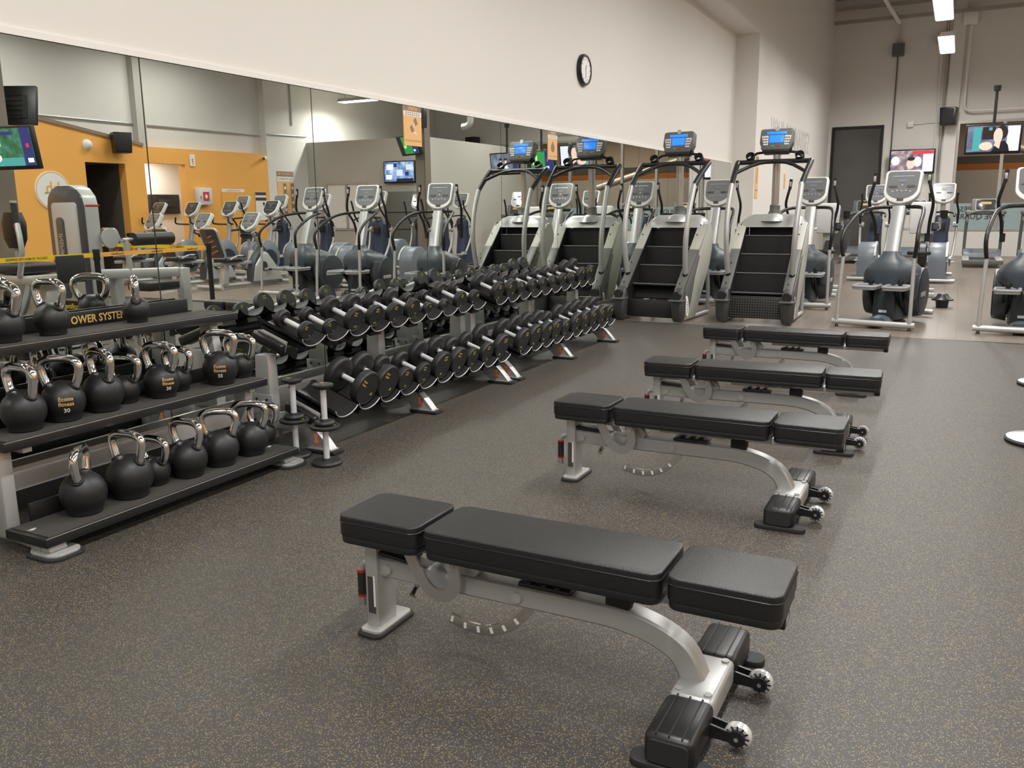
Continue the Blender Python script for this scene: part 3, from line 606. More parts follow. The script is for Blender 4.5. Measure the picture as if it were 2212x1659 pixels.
# ------------------------------------------------------------------ dumbbell racks
TILT = 20
def make_rack(nslot=10):
    t = empty('dumbbell_rack')
    L = 2.36
    for k in range(3):
        y = (-.01, 1.10, 2.24)[k]
        up = MB().prism([(.20, .05), (.34, .05), (.33, .56), (.23, .56)], y-.04, y+.04, 'y', .008).build('upright', 'silver', t)
        leg = [(.06, .06), (.30, .20), (.44, .225), (.56, .195), (.65, .14), (.72, .075), (.765, .018), (.59, .018), (.55, .07), (.47, .115), (.36, .115), (.22, .06), (.16, .018), (.04, .018)]
        lg = MB().prism(leg, y-.022, y+.022, 'y', .003).build('leg', 'silver', t)
        arc = spline([Vector((px, y, pz)) for px, pz in ((.42, .232), (.50, .222), (.59, .182), (.67, .118), (.73, .055), (.76, .018))], 3)
        MB().tube(arc, .01, 4, 0, rect=(.062, .012)).build('leg_flange', 'silver_light', lg)
        MB().box((.69, y, .012), (.22, .10, .018), .004).build('rubber_foot', 'black_matt', lg); MB().box((.68, y, .023), (.18, .075, .008), .002).build('foot_plate', 'silver_light', lg)
        MB().box((.10, y, .012), (.14, .08, .02), .004).build('rubber_foot', 'black_matt', lg)
        for q in (-1, 1):
            lb = MB().box((.655, y+q*.0235, .085), (.035, .002, .078)).build('logo_label', 'orange_print', lg, smooth=False)
            text('logo_lettering', 'OOE', .034, 'paper', lb, (.655, y+q*.025, .085), (PI/2, PI/2 if q > 0 else -PI/2, 0 if q < 0 else PI), sx=.75)
        MB().box((.275, y-.042, .26), (.15, .008, .12), .002).build('gusset_plate', 'silver', up)
        for bx in (.23, .31): MB().cyl((bx, y-.05, .29), (bx, y-.043, .29), .008, n=8).build('gusset_bolt', 'black', up)
    MB().box((.12, L/2-.02, .235), (.04, L-.1, .12), .004).build('back_beam', 'silver_light', t)
    for tier, (xc, zc) in enumerate(((.34, .615), (.56, .20))):
        r = MB().box((xc-.02, L/2-.02, zc+.02), (.09, L-.02, .05), .01, rot=RY(TILT)).build('tray_rail', 'black', t)
        for ys in (-.02, L-.02): MB().box((xc-.02, ys, zc+.02), (.24, .05, .065), .018, 3, rot=RY(TILT)).build('rail_end_cap', 'black', r)
        for ys in (.022, L-.062): MB().box((xc-.02, ys, zc+.022), (.2, .02, .07), .004, rot=RY(TILT)).build('end_clamp', 'silver_light', r)
        for k in range(nslot):
            y = .14 + k*.2255
            sec = []
            for j in range(9):
                a = R(-72+144*j/8); sec.append((.108*math.sin(a)/math.sin(R(72))*.98, .055*(1-math.cos(a))/(1-math.cos(R(72)))))
            m = MB(); b = m.b
            rows = []
            for xx, dz in ((-.185, .0), (.185, 0), (.185, -.006), (-.185, -.006)):
                rows.append([b.verts.new((xx, sy, sz+dz)) for sy, sz in sec])
            for A, B in zip(rows, rows[1:]+rows[:1]):
                for j in range(8): b.faces.new((A[j], A[j+1], B[j+1], B[j]))
            for j in (0, 8): b.faces.new([rw[j] for rw in rows])
            m.box((0, 0, -.02), (.34, .12, .03))
            m.xf(T4((xc, y, zc+.052), RY(TILT)))
            s = m.build('saddle', 'black', t)
            lip = [T4((xc, y, zc+.052), RY(TILT)) @ Vector((.187, sy, sz)) for sy, sz in sec]
            MB().tube(lip, .0035, 5, 0).build('saddle_lip', 'silver_light', s)
    return t
rk = make_rack(); rk.location = (0.0, 3.84, .004); tag(rk, 'two-tier silver and black dumbbell rack nearer the kettlebells', 'dumbbell rack', 'dumbbell racks along the mirror')
rk2 = dup(rk); rk2.location = (0.0, 6.26, .004); tag(rk2, 'two-tier silver and black dumbbell rack nearer the stair climbers', 'dumbbell rack', 'dumbbell racks along the mirror')

def make_dumbbell(r, num, th=None, hl=.064):
    """axis along local x, centred; heads at both ends, +x is the front"""
    t = empty('dumbbell')
    th = th or .034+.36*(r-.045) + .012
    MB().cyl((-hl-.01, 0, 0), (hl+.01, 0, 0), .0165, n=16).build('handle', 'handle_steel', t)
    for s in (-1, 1):
        prof = [(0, 0), (.024, 0), (.026, .008), (.45*r, .012), (.86*r, .010), (.96*r, .016), (r, .026), (r, th-.012), (.965*r, th-.003), (.90*r, th), (.88*r, th-.002), (0, th-.002)]
        h = MB().lathe(prof, 28, T4((s*hl, 0, 0), RY(90*s))).build('head', 'urethane', t)
        x = s*(hl+th-.0015)
        rot = XP if s > 0 else XM
        a = random.uniform(-.9, .9)
        m1 = text('maker_print', 'Econo\nfitness', r*.20, 'yellow_print', h, (x, math.sin(a)*r*.55, math.cos(a)*r*.55), (rot[0], a*(1 if s > 0 else -1)*-.6, rot[2]), sx=.8)
        text('weight_print', num, r*.23, 'yellow_print', h, (x, -math.sin(a)*r*.6, -math.cos(a)*r*.6), (rot[0], 0, rot[2]))
    t['half'] = hl+th
    return t
ORD = ['first', 'second', 'third', 'fourth', 'fifth', 'sixth', 'seventh', 'eighth', 'ninth', 'tenth']
TOP = [.06, .055, .080, .079, .074, .078, .050, .051, .074, .069, .088, .090, .070, .073, .073, .073, .076, .074, .092, .094]
BOT = [None, .113, .112, .083, .080, .104, .103, .083, .088, .107, .107, .109, .108, .105, .088, .110, .110, .110, .110, .100]
NUM = {.06: '5', .055: '4', .08: '17,5', .079: '17,5', .074: '15', .078: '15', .05: '2', .051: '3', .069: '12', .088: '25', .09: '25', .07: '12', .073: '15', .076: '15', .092: '27,5', .094: '30', .113: '45', .112: '45', .083: '20', .104: '40', .103: '40', .107: '42', .109: '42', .108: '42', .105: '40', .11: '45', .1: '35'}
protos = {}
for tier, (rows, xc, zc) in enumerate(((TOP, .34, .615), (BOT, .56, .20))):
    for i, r in enumerate(rows):
        if r is None: continue
        if r not in protos: protos[r] = make_dumbbell(r, NUM[r]); d = protos[r]
        else: d = dup(protos[r])
        y = (3.84 if i < 10 else 6.26) + .14 + (i % 10)*.2255
        up = max(r, math.hypot(0, 0)) + .0565 + .004
        # heads sink into the cradle: contact height of a circle of radius r in the trough
        P = Matrix.Translation((xc, y, zc)) @ RY(TILT).to_4x4() @ Vector((.0, 0, up))
        d.location = P; d.rotation_euler = (0, R(TILT), 0)
        size = 'large' if r > .1 else 'medium' if r > .072 else 'small'
        tag(d, f"{size} black round dumbbell, {ORD[i % 10]} along the {'upper' if tier == 0 else 'lower'} tier of the {'nearer' if i < 10 else 'farther'} rack", 'dumbbell', f"dumbbells on the {'upper' if tier == 0 else 'lower'} rack tiers")
# four dumbbells standing on end at the near rack
for (x, y, r1, nm) in ((.86, 3.645, .087, 'nearer the bench side'), (.60, 3.69, .087, 'beside the kettlebell shelf')):
    d1 = make_dumbbell(r1, '10', .034, .080); h1 = d1['half']*1.0
    d1.location = (x, y, h1+.004); d1.rotation_euler = (0, R(-90), R(20)); tag(d1, f'black dumbbell standing upright on the floor under another, {nm}', 'dumbbell', 'dumbbells standing on end')
    d2 = make_dumbbell(.060, '8', .032, .084); h2 = d2['half']
    d2.location = (x-.005, y+.005, 2*h1+h2+.004); d2.rotation_euler = (0, R(-90), R(-30)); tag(d2, f'smaller black dumbbell balanced on end on top of another, {nm}', 'dumbbell', 'dumbbells standing on end')
for o in bpy.data.objects:
    if 'half' in o: del o['half']

# ------------------------------------------------------------------ kettlebell rack
def make_kb_rack():
    t = empty('kettlebell_rack', (0, 2.05, .004), 0, 'three-tier black shelf rack with silver legs full of kettlebells', 'rack')
    L = 1.53
    for y in (.045, L-.075):
        fr = MB().prism([(.355, .05), (.445, .05), (.445, .44), (.355, .44)], y-.03, y+.03, 'y', .008).build('upright', 'silver', t)
        yu = .11 if y < .5 else L-.10
        MB().prism([(.20, .44), (.29, .44), (.24, .80), (.15, .80)], yu-.028, yu+.028, 'y', .006).build('upper_post', 'silver', fr)
        for z, x0, x1 in ((.436, .20, .50), (.80, .10, .29)): MB().box(((x0+x1)/2, yu, z-.012), (x1-x0, .04, .024)).build('shelf_arm', 'silver', fr)
        fo = MB().tube([(.03, y, .06), (.45, y, .06), (.64, y, .045)], .03, 10, 0).build('base_leg', 'silver', t)
        MB().prism([(.58, .025), (.70, .025), (.67, .095), (.60, .095)], y-.02, y+.06, 'y', .004).build('foot_bracket', 'silver_light', fo)
        MB().cyl((.585, y, .025), (.555, y, .10), .022, n=12).build('foot_strut', 'silver', fo)
        MB().prism(rrect(.18, .15, .05, 5, .66, y+.03), .012, .024, 'z', .003).build('foot_plate', 'silver_light', fo); MB().prism(rrect(.21, .18, .06, 5, .66, y+.03), 0, .013, 'z', .003).build('rubber_foot', 'black_matt', fo)
        MB().prism(rrect(.14, .14, .05, 5, .07, y), 0, .03, 'z', .003).build('rubber_foot', 'black_matt', fo)
    for z, x0, x1 in ((.098, .45, .72), (.478, .25, .52), (.842, .05, .33)):
        sh = MB().box(((x0+x1)/2, L/2, z-.022), (x1-x0, L, .040), .004).build('shelf', 'black', t)
        MB().box(((x0+x1)/2+.005, L/2, z), (x1-x0-.03, L-.04, .006)).build('rubber_mat', 'shelf_rubber', sh, smooth=False)
        lp = MB().box((x0+.008, L/2, z+.035), (.012, L-.22, .085), .003).build('back_lip', 'black', sh)
        MB().cyl((x1+.001, .0, z-.002), (x1+.001, L, z-.002), .0022, n=6).build('edge_highlight', 'steel', sh)
        if z > .8: text('maker_lettering', 'POWER SYSTEMS', .054, 'tan_print', sh, (x0+.0165, .845, z+.036), XP, bold=.0012, sx=.9)
    return t
make_kb_rack()
def make_kettlebell(r, hs, num=None, an=0., px=0.):
    t = empty('kettlebell')
    prof = [(0, 0), (.62*r, 0), (.74*r, .05*r)] + [(r*math.cos(R(a)), r*.93+r*math.sin(R(a))) for a in range(-40, 81, 12)] + [(0, 1.93*r)]
    body = MB().lathe(prof, 36).build('body', 'kb_rubber', t)
    c = .93*r; hw, ht = .088*hs, .125*hs
    yb = math.sqrt(max(1e-4, r*r-(.62*r)**2))
    pts = [(-.62*r, 0, c+yb-.015), (-hw*.84, 0, c+r*.98), (-hw, 0, c+r+ht*.42), (-hw*.88, 0, c+r+ht*.66), (-hw*.52, 0, c+r+ht*.78), (0, 0, c+r+ht*.8), (hw*.52, 0, c+r+ht*.78), (hw*.88, 0, c+r+ht*.66), (hw, 0, c+r+ht*.42), (hw*.84, 0, c+r*.98), (.62*r, 0, c+yb-.015)]
    MB().tube(pts, .0195*hs, 12, 4).build('handle', 'chrome', t)
    for s in (-1, 1):
        d = Vector((s*.66, 0, .75)).normalized()
        p = Vector((0, 0, c))+d*r*.985
        MB().lathe([(.021*hs, 0), (.028*hs, .0), (.026*hs, .008), (.021*hs, .008)], 16, Matrix.Translation(p) @ Vector((0, 0, 1)).rotation_difference(d).to_matrix().to_4x4()).build('collar', 'kb_rubber', body)
    if num:
        def onball(me, dx, dz, rr):
            for v in me.vertices:
                u, w_, e = v.co.x+dx, v.co.y+dz, v.co.z
                a, bb = u/rr, w_/rr; R2 = rr+.0008+e
                v.co = (R2*math.sin(a)*math.cos(bb), -R2*math.cos(a)*math.cos(bb), c+R2*math.sin(bb))
            return me
        mb = MB(); n = 24; rings = []
        for q in (0, .25, .5, .75, 1.0):
            rings.append([(q*.5*r*math.cos(2*PI*k/n), q*.5*r*math.sin(2*PI*k/n)) for k in range(n)] if q else [(0, 0)])
        vv = [[mb.b.verts.new((x, z, 0)) for x, z in rg] for rg in rings]
        for A, B in zip(vv, vv[1:]):
            for k in range(n): mb.b.faces.new((A[0], B[k], B[(k+1) % n]) if len(A) == 1 else (A[k], B[k], B[(k+1) % n], A[(k+1) % n]))
        e = mb.build('emblem', 'black', t); onball(e.data, 0, 0, r+.0002); e.rotation_euler = (0, 0, an)
        for k, (s, z, sz, mt) in enumerate((('Econo', .24, .27, 'tan_print'), ('fitness', .0, .27, 'tan_print'), (num, -.32, .30, 'paper'))):
            me = text_mesh(s, r*sz, ext=.0003, bold=.0004).copy(); onball(me, 0, z*r, r+.0008); me.materials.clear(); me.materials.append(M[mt])
            o = bpy.data.objects.new('emblem_lettering' if k < 2 else 'emblem_number', me); COL.objects.link(o); o.parent = t; o.rotation_euler = (0, 0, an)
    return t
KB = [('b', .58, 2.337, .098, 1.0, -52), ('b', .58, 2.581, .104, 1.0, 6), ('b', .54, 2.758, .070, .92, 2), ('b', .58, 2.925, .094, 1.0, 4), ('b', .58, 3.138, .096, 1.0, 35), ('b', .58, 3.36, .093, 1.0, 28), ('b', .51, 3.525, .073, .95, 22),
      ('m', .39, 2.235, .092, 1.0, 2), ('m', .38, 2.43, .094, 1.0, 26), ('m', .38, 2.636, .094, 1.0, -8), ('m', .33, 2.80, .070, .95, 14), ('m', .39, 2.97, .086, 1.0, 12), ('m', .34, 3.12, .066, .92, 8), ('m', .41, 3.345, .093, 1.0, 22), ('m', .372, 3.535, .070, .95, 14),
      ('t', .22, 2.31, .078, 1.0, 8), ('t', .10, 2.20, .070, 1.0, 14), ('t', .20, 2.545, .078, .95, 6), ('t', .18, 3.03, .068, .95, -36)]
NUMK = {8: '30', 11: '30', 13: '35'}
seen = {'b': 0, 'm': 0, 't': 0}
for i, (s, x, y, r, hs, a) in enumerate(KB):
    k = make_kettlebell(r, hs, NUMK.get(i), {8: R(62-26), 11: R(70-12), 13: R(44-22)}.get(i, 0))
    z = {'b': .101, 'm': .481, 't': .845}[s] + .004
    k.location = (x, y, z); k.rotation_euler = (0, 0, R(a))
    n = seen[s]; seen[s] += 1
    sz = 'large' if r > .09 else 'medium' if r > .08 else 'small'
    tier = {'b': 'bottom', 'm': 'middle', 't': 'top'}[s]
    ex = f' printed {NUMK[i]}' if i in NUMK else ''
    tag(k, f'{sz} black kettlebell{ex}, {ORD[n]} from the near end of the {tier} shelf', 'kettlebell', f'kettlebells on the {tier} shelf')
# ------------------------------------------------------------------ stair climbers
def make_climber(off, guard):
    t = empty('stair_climber')
    prof = [(.03, .03), (.02, .16), (.03, .30), (.10, .40), (.88, 1.165), (.95, 1.20), (1.04, 1.17), (1.10, 1.04), (1.10, .86), (1.02, .66), (.62, .16), (.52, .03)]
    for s in (-1, 1):
        a, b = sorted((s*.345, s*.425))
        sp = MB().prism(prof, a, b, 'x', .012).build('side_shroud', 'cream', t)
        edge = [(.05, .335), (.00, .40), (.80, 1.18), (.87, 1.155)]
        a, b = sorted((s*.315, s*.43))
        MB().prism([(.10, .37), (.04, .41), (.52, .88), (.60, .86), (.56, .80)], a, b, 'x', .006).build('edge_cover', 'mid_grey', sp)
        MB().prism([(.52, .87), (.585, .93), (.86, 1.19), (.91, 1.165), (.62, .86)], a, b, 'x', .006).build('upper_edge_cover', 'cream', sp)
        band = [(.12, .30), (.10, .39), (.52, .81), (.60, .80), (.44, .55), (.30, .22), (.24, .16)]
        a2, b2 = sorted((s*.42, s*.437))
        MB().prism(band, a2, b2, 'x', .004).build('side_band', 'mid_grey', sp)
        if True:
            o = MB().prism([(.155+.052*math.cos(2*PI*k/20)-.02*math.sin(2*PI*k/20), .20+.13*math.sin(2*PI*k/20)) for k in range(20)], *sorted((s*.425, s*.445)), 'x').build('oval_badge', 'paper', sp)
            for k in range(5): MB().box((s*.446, .155, .13+k*.03), (.002, .02+.006*(k % 2), .016)).build('badge_mark', 'mid_grey', o, smooth=False)
        for (y, z) in ((.12, .46), (.35, .69), (.70, 1.03), (.83, 1.15)): MB().cyl((s*.37, y-.045, z+.02), (s*.37, y-.055, z+.03), .008, n=8).build('shroud_bolt', 'black', sp)
        c = MB().loft([(.02, s*.385, .02, .055, .05), (.07, s*.385, .015, .075, .07), (.27, s*.385, .0, .085, .085), (.40, s*.38, .05, .06, .06), (.43, s*.38, .08, .04, .04)], 18).build('front_column', 'charcoal', t)
        MB().box((s*.385, -.03, .285), (.17, .17, .022), .006).build('step_pad', 'mid_grey', c)
        MB().cyl((s*.385, -.088, .34), (s*.385, .02, .34), .055, n=14).build('column_hole', 'step_black', c)
        # hand rail: silver below, black grip above
        h = MB().tube([(s*.385, .22, .57), (s*.395, .17, .78), (s*.405, .15, 1.05), (s*.415, .22, 1.38), (s*.415, .36, 1.67)], .033, 12, 4).build('hand_rail', 'silver', t)
        MB().tube([(s*.415, .35, 1.655), (s*.43, .55, 1.80), (s*.445, .76, 1.93), (s*.44, .80, 1.945)], .034, 12, 3).build('rail_grip', 'black', h)
        MB().cyl((s*.385, .235, .52), (s*.385, .215, .60), .036, n=12).build('rail_collar', 'black', h)
        MB().tube([(s*.38, .98, .75), (s*.38, 1.10, .45), (s*.38, 1.12, .08), (s*.38, 1.02, .035), (s*.38, .2, .035)], .026, 10, 3).build('rear_stand', 'silver', t)
    MB().tube([(-.44, .79, 1.945), (0, .82, 1.95), (.44, .79, 1.945)], .029, 12, 2).build('cross_bar', 'black', t)
    MB().tube([(-.425, .52, 1.80), (-.40, .57, 1.82), (-.16, .72, 1.93), (.16, .72, 1.93), (.40, .57, 1.82), (.425, .52, 1.80)], .022, 10, 3).build('inner_bar', 'black', t)
    for k in range(5):
        y, z = .13+off+.225*k, .37+off*.97+.222*k
        if z > 1.19: break
        if z < .2: continue
        st = MB().box((0, y+.11, z-.012), (.62, .225, .024), .003).build('step', 'step_black', t)
        MB().box((0, y+.215, z+.10), (.62, .012, .20)).build('riser', 'step_black', st, smooth=False)
        MB().cyl((-.31, y, z-.004), (.31, y, z-.004), .009, n=8).build('nosing', 'mid_grey', st)
        for q in range(6): MB().box((0, y+.03+q*.03, z+.001), (.58, .008, .003)).build('tread_rib', 'black', st, smooth=False)
    for s in (-1, 1): MB().prism([(.05, .10), (.05, .40), (.85, 1.16), (1.0, 1.16), (1.0, .8), (.5, .1)], *sorted((s*.312, s*.345)), 'x').build('inner_wall', 'step_black', t, smooth=False)
    MB().box((0, .62, .62), (.62, .02, 1.0), 0, 1, RX(-45)).build('back_plate', 'black_matt', t, smooth=False)
    if guard:
        g = MB().box((0, .045, .20), (.64, .02, .27), .004, 2, RX(-6)).build('perforated_guard', 'step_black', t)
        m = MB()
        for i in range(20):
            for j in range(8): m.box((-.29+i*.0305, .031+.0035*(j-4)*.6, .09+j*.031), (.012, .004, .012))
        m.build('guard_holes', 'mid_grey', g, smooth=False)
    else: MB().box((0, .08, .16), (.64, .02, .22), .004, 2, RX(-4)).build('lower_guard', 'step_black', t)
    hd = MB().loft([(1.14, 0, .96, .40, .16), (1.20, 0, .97, .395, .15), (1.27, 0, 1.0, .33, .12), (1.30, 0, 1.02, .26, .09)], 28, 5).build('hood', 'silver', t)
    MB().lathe([(0, .10), (.06, .095), (.13, .06), (.17, 0), (.0, -.02)], 24, T4((0, .93, 1.215))).build('hood_bulge', 'silver', hd)
    mst = MB().cyl((0, 1.0, 1.26), (0, .97, 2.10), .047, n=20).build('mast', 'steel', t)
    MB().lathe([(.10, 0), (.085, .05), (.065, .10), (.065, .16), (.055, .17)], 20, T4((0, 1.0, 1.25))).build('mast_collar', 'mid_grey', mst)
    # console
    c = empty('console', (0, .93, 2.20)); c.parent = t; c.rotation_euler = (R(-14), 0, 0)
    MB().prism([(-.165, -.125), (.165, -.125), (.205, -.03), (.20, .13), (.17, .145), (-.17, .145), (-.20, .13), (-.205, -.03)], -.055, .06, 'y', .012, 3).build('housing', 'mid_grey', c)
    MB().prism([(-.15, -.155), (.15, -.155), (.19, -.09), (-.19, -.09)], -.05, .07, 'y', .01).build('lower_tray', 'black', c)
    MB().box((.0, -.057, .088), (.24, .006, .035), .002).build('upper_display', 'screen_blue', c); MB().box((0, -.057, .012), (.175, .006, .095), .002).build('main_display', 'screen_blue', c)
    for s in (-1, 1):
        kp = MB().prism([(s*.10, -.065), (s*.155, -.065), (s*.18, .05), (s*.10, .055)], -.061, -.055, 'y').build('key_panel', 'console_white', c, smooth=False)
        for i in range(3):
            for j in range(3): MB().box((s*(.115+.021*i), -.0625, -.04+.033*j), (.013, .002, .015)).build('key', 'console_black', kp, smooth=False)
    MB().lathe([(0, 0), (.03, 0), (.03, .01), (0, .01)], 16, T4((0, -.05, .14), RX(90))).build('maker_badge', 'silver_light', c); MB().box((.03, -.058, -.075), (.03, .004, .012)).build('stop_key', 'red', c, smooth=False); MB().box((-.04, -.058, -.075), (.03, .004, .012)).build('start_key', 'e_green', c, smooth=False)
    b = MB().tube([(-.33, .92, 1.98), (-.24, .93, 2.06), (0, .95, 2.075), (.24, .93, 2.06), (.33, .92, 1.98)], .016, 8, 2).build('cup_holder_bar', 'black', t)
    for s in (-1, 1):
        MB().lathe([(.045, 0), (.055, .015), (.055, .07), (.048, .07), (.045, .01)], 18, T4((s*.30, .86, 1.99), RX(55))).build('cup_holder', 'black', b)
    return t
sc1 = make_climber(.09, False); sc1.location = (.56, 10.25, 0); sc1.rotation_euler = (0, 0, R(-4)); tag(sc1, 'grey stair climbing machine with blue console next to the mirror', 'stair climber', 'stair climbers')
sc2 = make_climber(.0, True); sc2.location = (1.80, 10.52, 0); tag(sc2, 'grey stair climbing machine with perforated front guard, farther from the mirror', 'stair climber', 'stair climbers')

# ------------------------------------------------------------------ shared console of the cardio machines
def add_console(t, loc, tilt, dark=False, s=1., name='console'):
    c = empty(name, loc); c.parent = t; c.rotation_euler = (R(-tilt), 0, 0); c.scale = (s, s, s)
    def shield(w, h, r=.04, k=1.):
        top = [(w*.5-r+r*math.cos(R(a)), h*.5-r+r*math.sin(R(a))) for a in (0, 30, 60, 90)]
        bot = [(w*.5*k*math.cos(R(a))*.98, -h*.12+h*.38*math.sin(R(a))) for a in (-8, -25, -42, -58, -74, -90)]
        rgt = top[::-1]+[(w*.49, .0)]+bot
        return rgt+[(-x, z) for x, z in rgt[::-1][1:]]
    MB().prism(shield(.42, .42), -.035, .045, 'y', .014, 3).build('bezel', 'console_white', c)
    MB().prism([(x*.86, z*.86+.022) for x, z in shield(.42, .40)], -.041, -.030, 'y', .002, 1).build('face_panel', 'console_black' if dark else 'console_grey', c)
    MB().prism([(x*.7, z*.8) for x, z in shield(.42, .42)], .03, .09, 'y', .02, 2).build('back_cover', 'silver', c)
    for q in (-1, 1): MB().prism([(q*.055, -.012), (q*.13, -.012), (q*.155, .0), (q*.13, .014), (q*.055, .014)], -.046, -.040, 'y').build('side_key', 'ink', c, smooth=False)
    MB().box((0, -.038, -.158), (.075, .012, .04), .004).build('clip', 'ink', c)
    MB().box((0, -.0425, .075), (.09, .003, .035)).build('readout', 'console_grey' if dark else 'bluegrey', c, smooth=False); MB().box((0, -.0425, .13), (.24, .003, .008)).build('readout_bar', 'silver', c, smooth=False)
    for x, z in ((-.05, -.05), (0, -.055), (.05, -.05), (.1, -.06), (-.1, -.06), (.0, .02)): MB().box((x, -.0425, z), (.018, .003, .014)).build('key', 'silver', c, smooth=False)
    return c
# ------------------------------------------------------------------ adaptive motion trainers (front row)
def make_amt():
    t = empty('elliptical_trainer')
    bf = MB().cyl((-.455, 0, .062), (.455, 0, .062), .034, n=16).build('rear_base_bar', 'silver_light', t)
    for s in (-1, 1): MB().cyl((s*.40, 0, 0), (s*.40, 0, .03), .024, .012, n=10).build('leveller_foot', 'black', bf); MB().cyl((s*.40, 0, .062), (s*.40, .0, .135), .03, n=12).build('rail_socket', 'silver_light', bf)
    MB().box((0, .75, .06), (.16, 1.5, .07), .02).build('base_spine', 'slate', t); MB().cyl((-.34, 1.5, .06), (.34, 1.5, .06), .034, n=14).build('front_base_bar', 'silver_light', t)
    for s in (-1, 1):
        r = MB().tube([(s*.40, 0, .12), (s*.396, .015, .45), (s*.387, .045, .80), (s*.386, .05, .86)], .0215, 12, 3).build('side_rail', 'silver_light', t)
        MB().tube([(s*.387, .045, .82), (s*.405, .02, .95), (s*.405, .04, 1.07), (s*.385, .20, 1.19), (s*.345, .50, 1.32), (s*.25, .80, 1.37), (s*.06, .88, 1.375)], .0225, 12, 3).build('rail_grip', 'black', r)
        a = MB().tube([(s*.30, 1.05, 1.00), (s*.315, 1.0, 1.20), (s*.35, .92, 1.34), (s*.36, .88, 1.44), (s*.335, .86, 1.56), (s*.31, .86, 1.66)], .019, 10, 3).build('moving_arm', 'black', t)
        MB().tube([(s*.312, .86, 1.64), (s*.305, .862, 1.71), (s*.30, .865, 1.78)], .023, 10, 2).build('arm_grip', 'black', a); MB().box((s*.305, .845, 1.71), (.03, .012, .07), .004).build('pulse_plate', 'silver_light', a); MB().cyl((s*.29, 1.05, .96), (s*.29, 1.05, 1.06), .03, n=12).build('arm_pivot', 'black', a)
        pod = MB().cyl((s*.17, .98, .36), (s*.315, .98, .36), .315, .29 if s > 0 else .29, n=36)
        pod.box((s*.24, .78, .45), (.13, .35, .35), .05, 3)
        pod = pod.build('side_pod', 'slate', t)
        MB().lathe([(0, .0), (.26, 0), (.265, .008), (.25, .014), (0, .014)], 36, T4((s*.313, .98, .36), RY(90*s))).build('pod_disc', 'slate_dark', pod)
        MB().box((s*.329, .92, .34), (.004, .24, .055), .002).build('badge', 'silver_light', pod)
        p = MB().prism(rrect(.255, .37, .05, 4, s*.165, .30), .43, .462, 'z', .006).build('pedal', 'pedal', t)
        rim = [(x, y, .468) for x, y in rrect(.245, .36, .05, 4, s*.165, .30)]; MB().tube(rim+[rim[0]], .017, 6, 0).build('pedal_rim', 'pedal', p); MB().box((s*.165, .30, .463), (.19, .3, .006)).build('tread_pad', 'bluegrey', p, smooth=False)
        MB().box((s*.165, .52, .50), (.05, .14, .08), .01).build('pedal_arm', 'black', p); MB().tube([(s*.165, .40, .43), (s*.165, .58, .25), (s*.165, .75, .18)], .02, 8, 0, rect=(.03, .07)).build('pedal_link', 'black', p)
    MB().loft([(.05, 0, .82, .15, .32), (.42, 0, .82, .16, .36), (.54, 0, .86, .30, .42), (.63, 0, .83, .30, .40), (.70, 0, .76, .25, .32), (.76, 0, .69, .17, .20), (.80, 0, .65, .115, .12), (.86, 0, .66, .095, .095)], 32, 3).build('body_housing', 'slate', t)
    MB().box((0, .50, .24), (.24, .16, .42), .03, 3).build('front_panel', 'slate_dark', t); MB().box((0, .418, .16), (.09, .004, .03)).build('serial_plate', 'console_white', t, smooth=False)
    MB().loft([(.04, 0, .30, .16, .10), (.10, 0, .32, .10, .07), (.12, 0, .34, .05, .05)], 20).build('rear_hub', 'bluegrey', t)
    mm = MB().tube([(0, .66, .84), (0, .76, 1.12), (0, .86, 1.37)], .06, 8, 0, rect=(.145, .11)).build('mast', 'silver', t)
    MB().cyl((-.055, .88, 1.375), (.055, .88, 1.375), .032, n=14).build('bar_clamp', 'silver_light', mm); MB().box((0, .87, 1.33), (.13, .08, .05), .012).build('clamp_cover', 'black', mm)
    add_console(t, (0, .93, 1.60), 22)
    MB().box((0, .93, 1.40), (.14, .1, .06), .02).build('console_neck', 'silver_light', t)
    return t
amt = make_amt()
AMT = [(.62, 12.35, 0, 'blue-grey elliptical trainer half hidden behind the stair climber next to the mirror'),
       (2.0, 12.35, 0, 'blue-grey elliptical trainer just right of the far stair climber'),
       (3.12, 10.64, -10, 'blue-grey elliptical trainer with a glaring white console, behind the farthest bench'),
       (4.60, 10.62, -4, 'blue-grey elliptical trainer cut off by the right edge of the photo'),
       (6.10, 10.95, 3, 'blue-grey elliptical trainer farthest along the front row, seen in the mirror')]
for i, (x, y, rz, lab) in enumerate(AMT):
    a = amt if i == 0 else dup(amt)
    a.location = (x, y, 0); a.rotation_euler = (0, 0, R(rz)); tag(a, lab, 'elliptical trainer', 'front row of elliptical trainers')

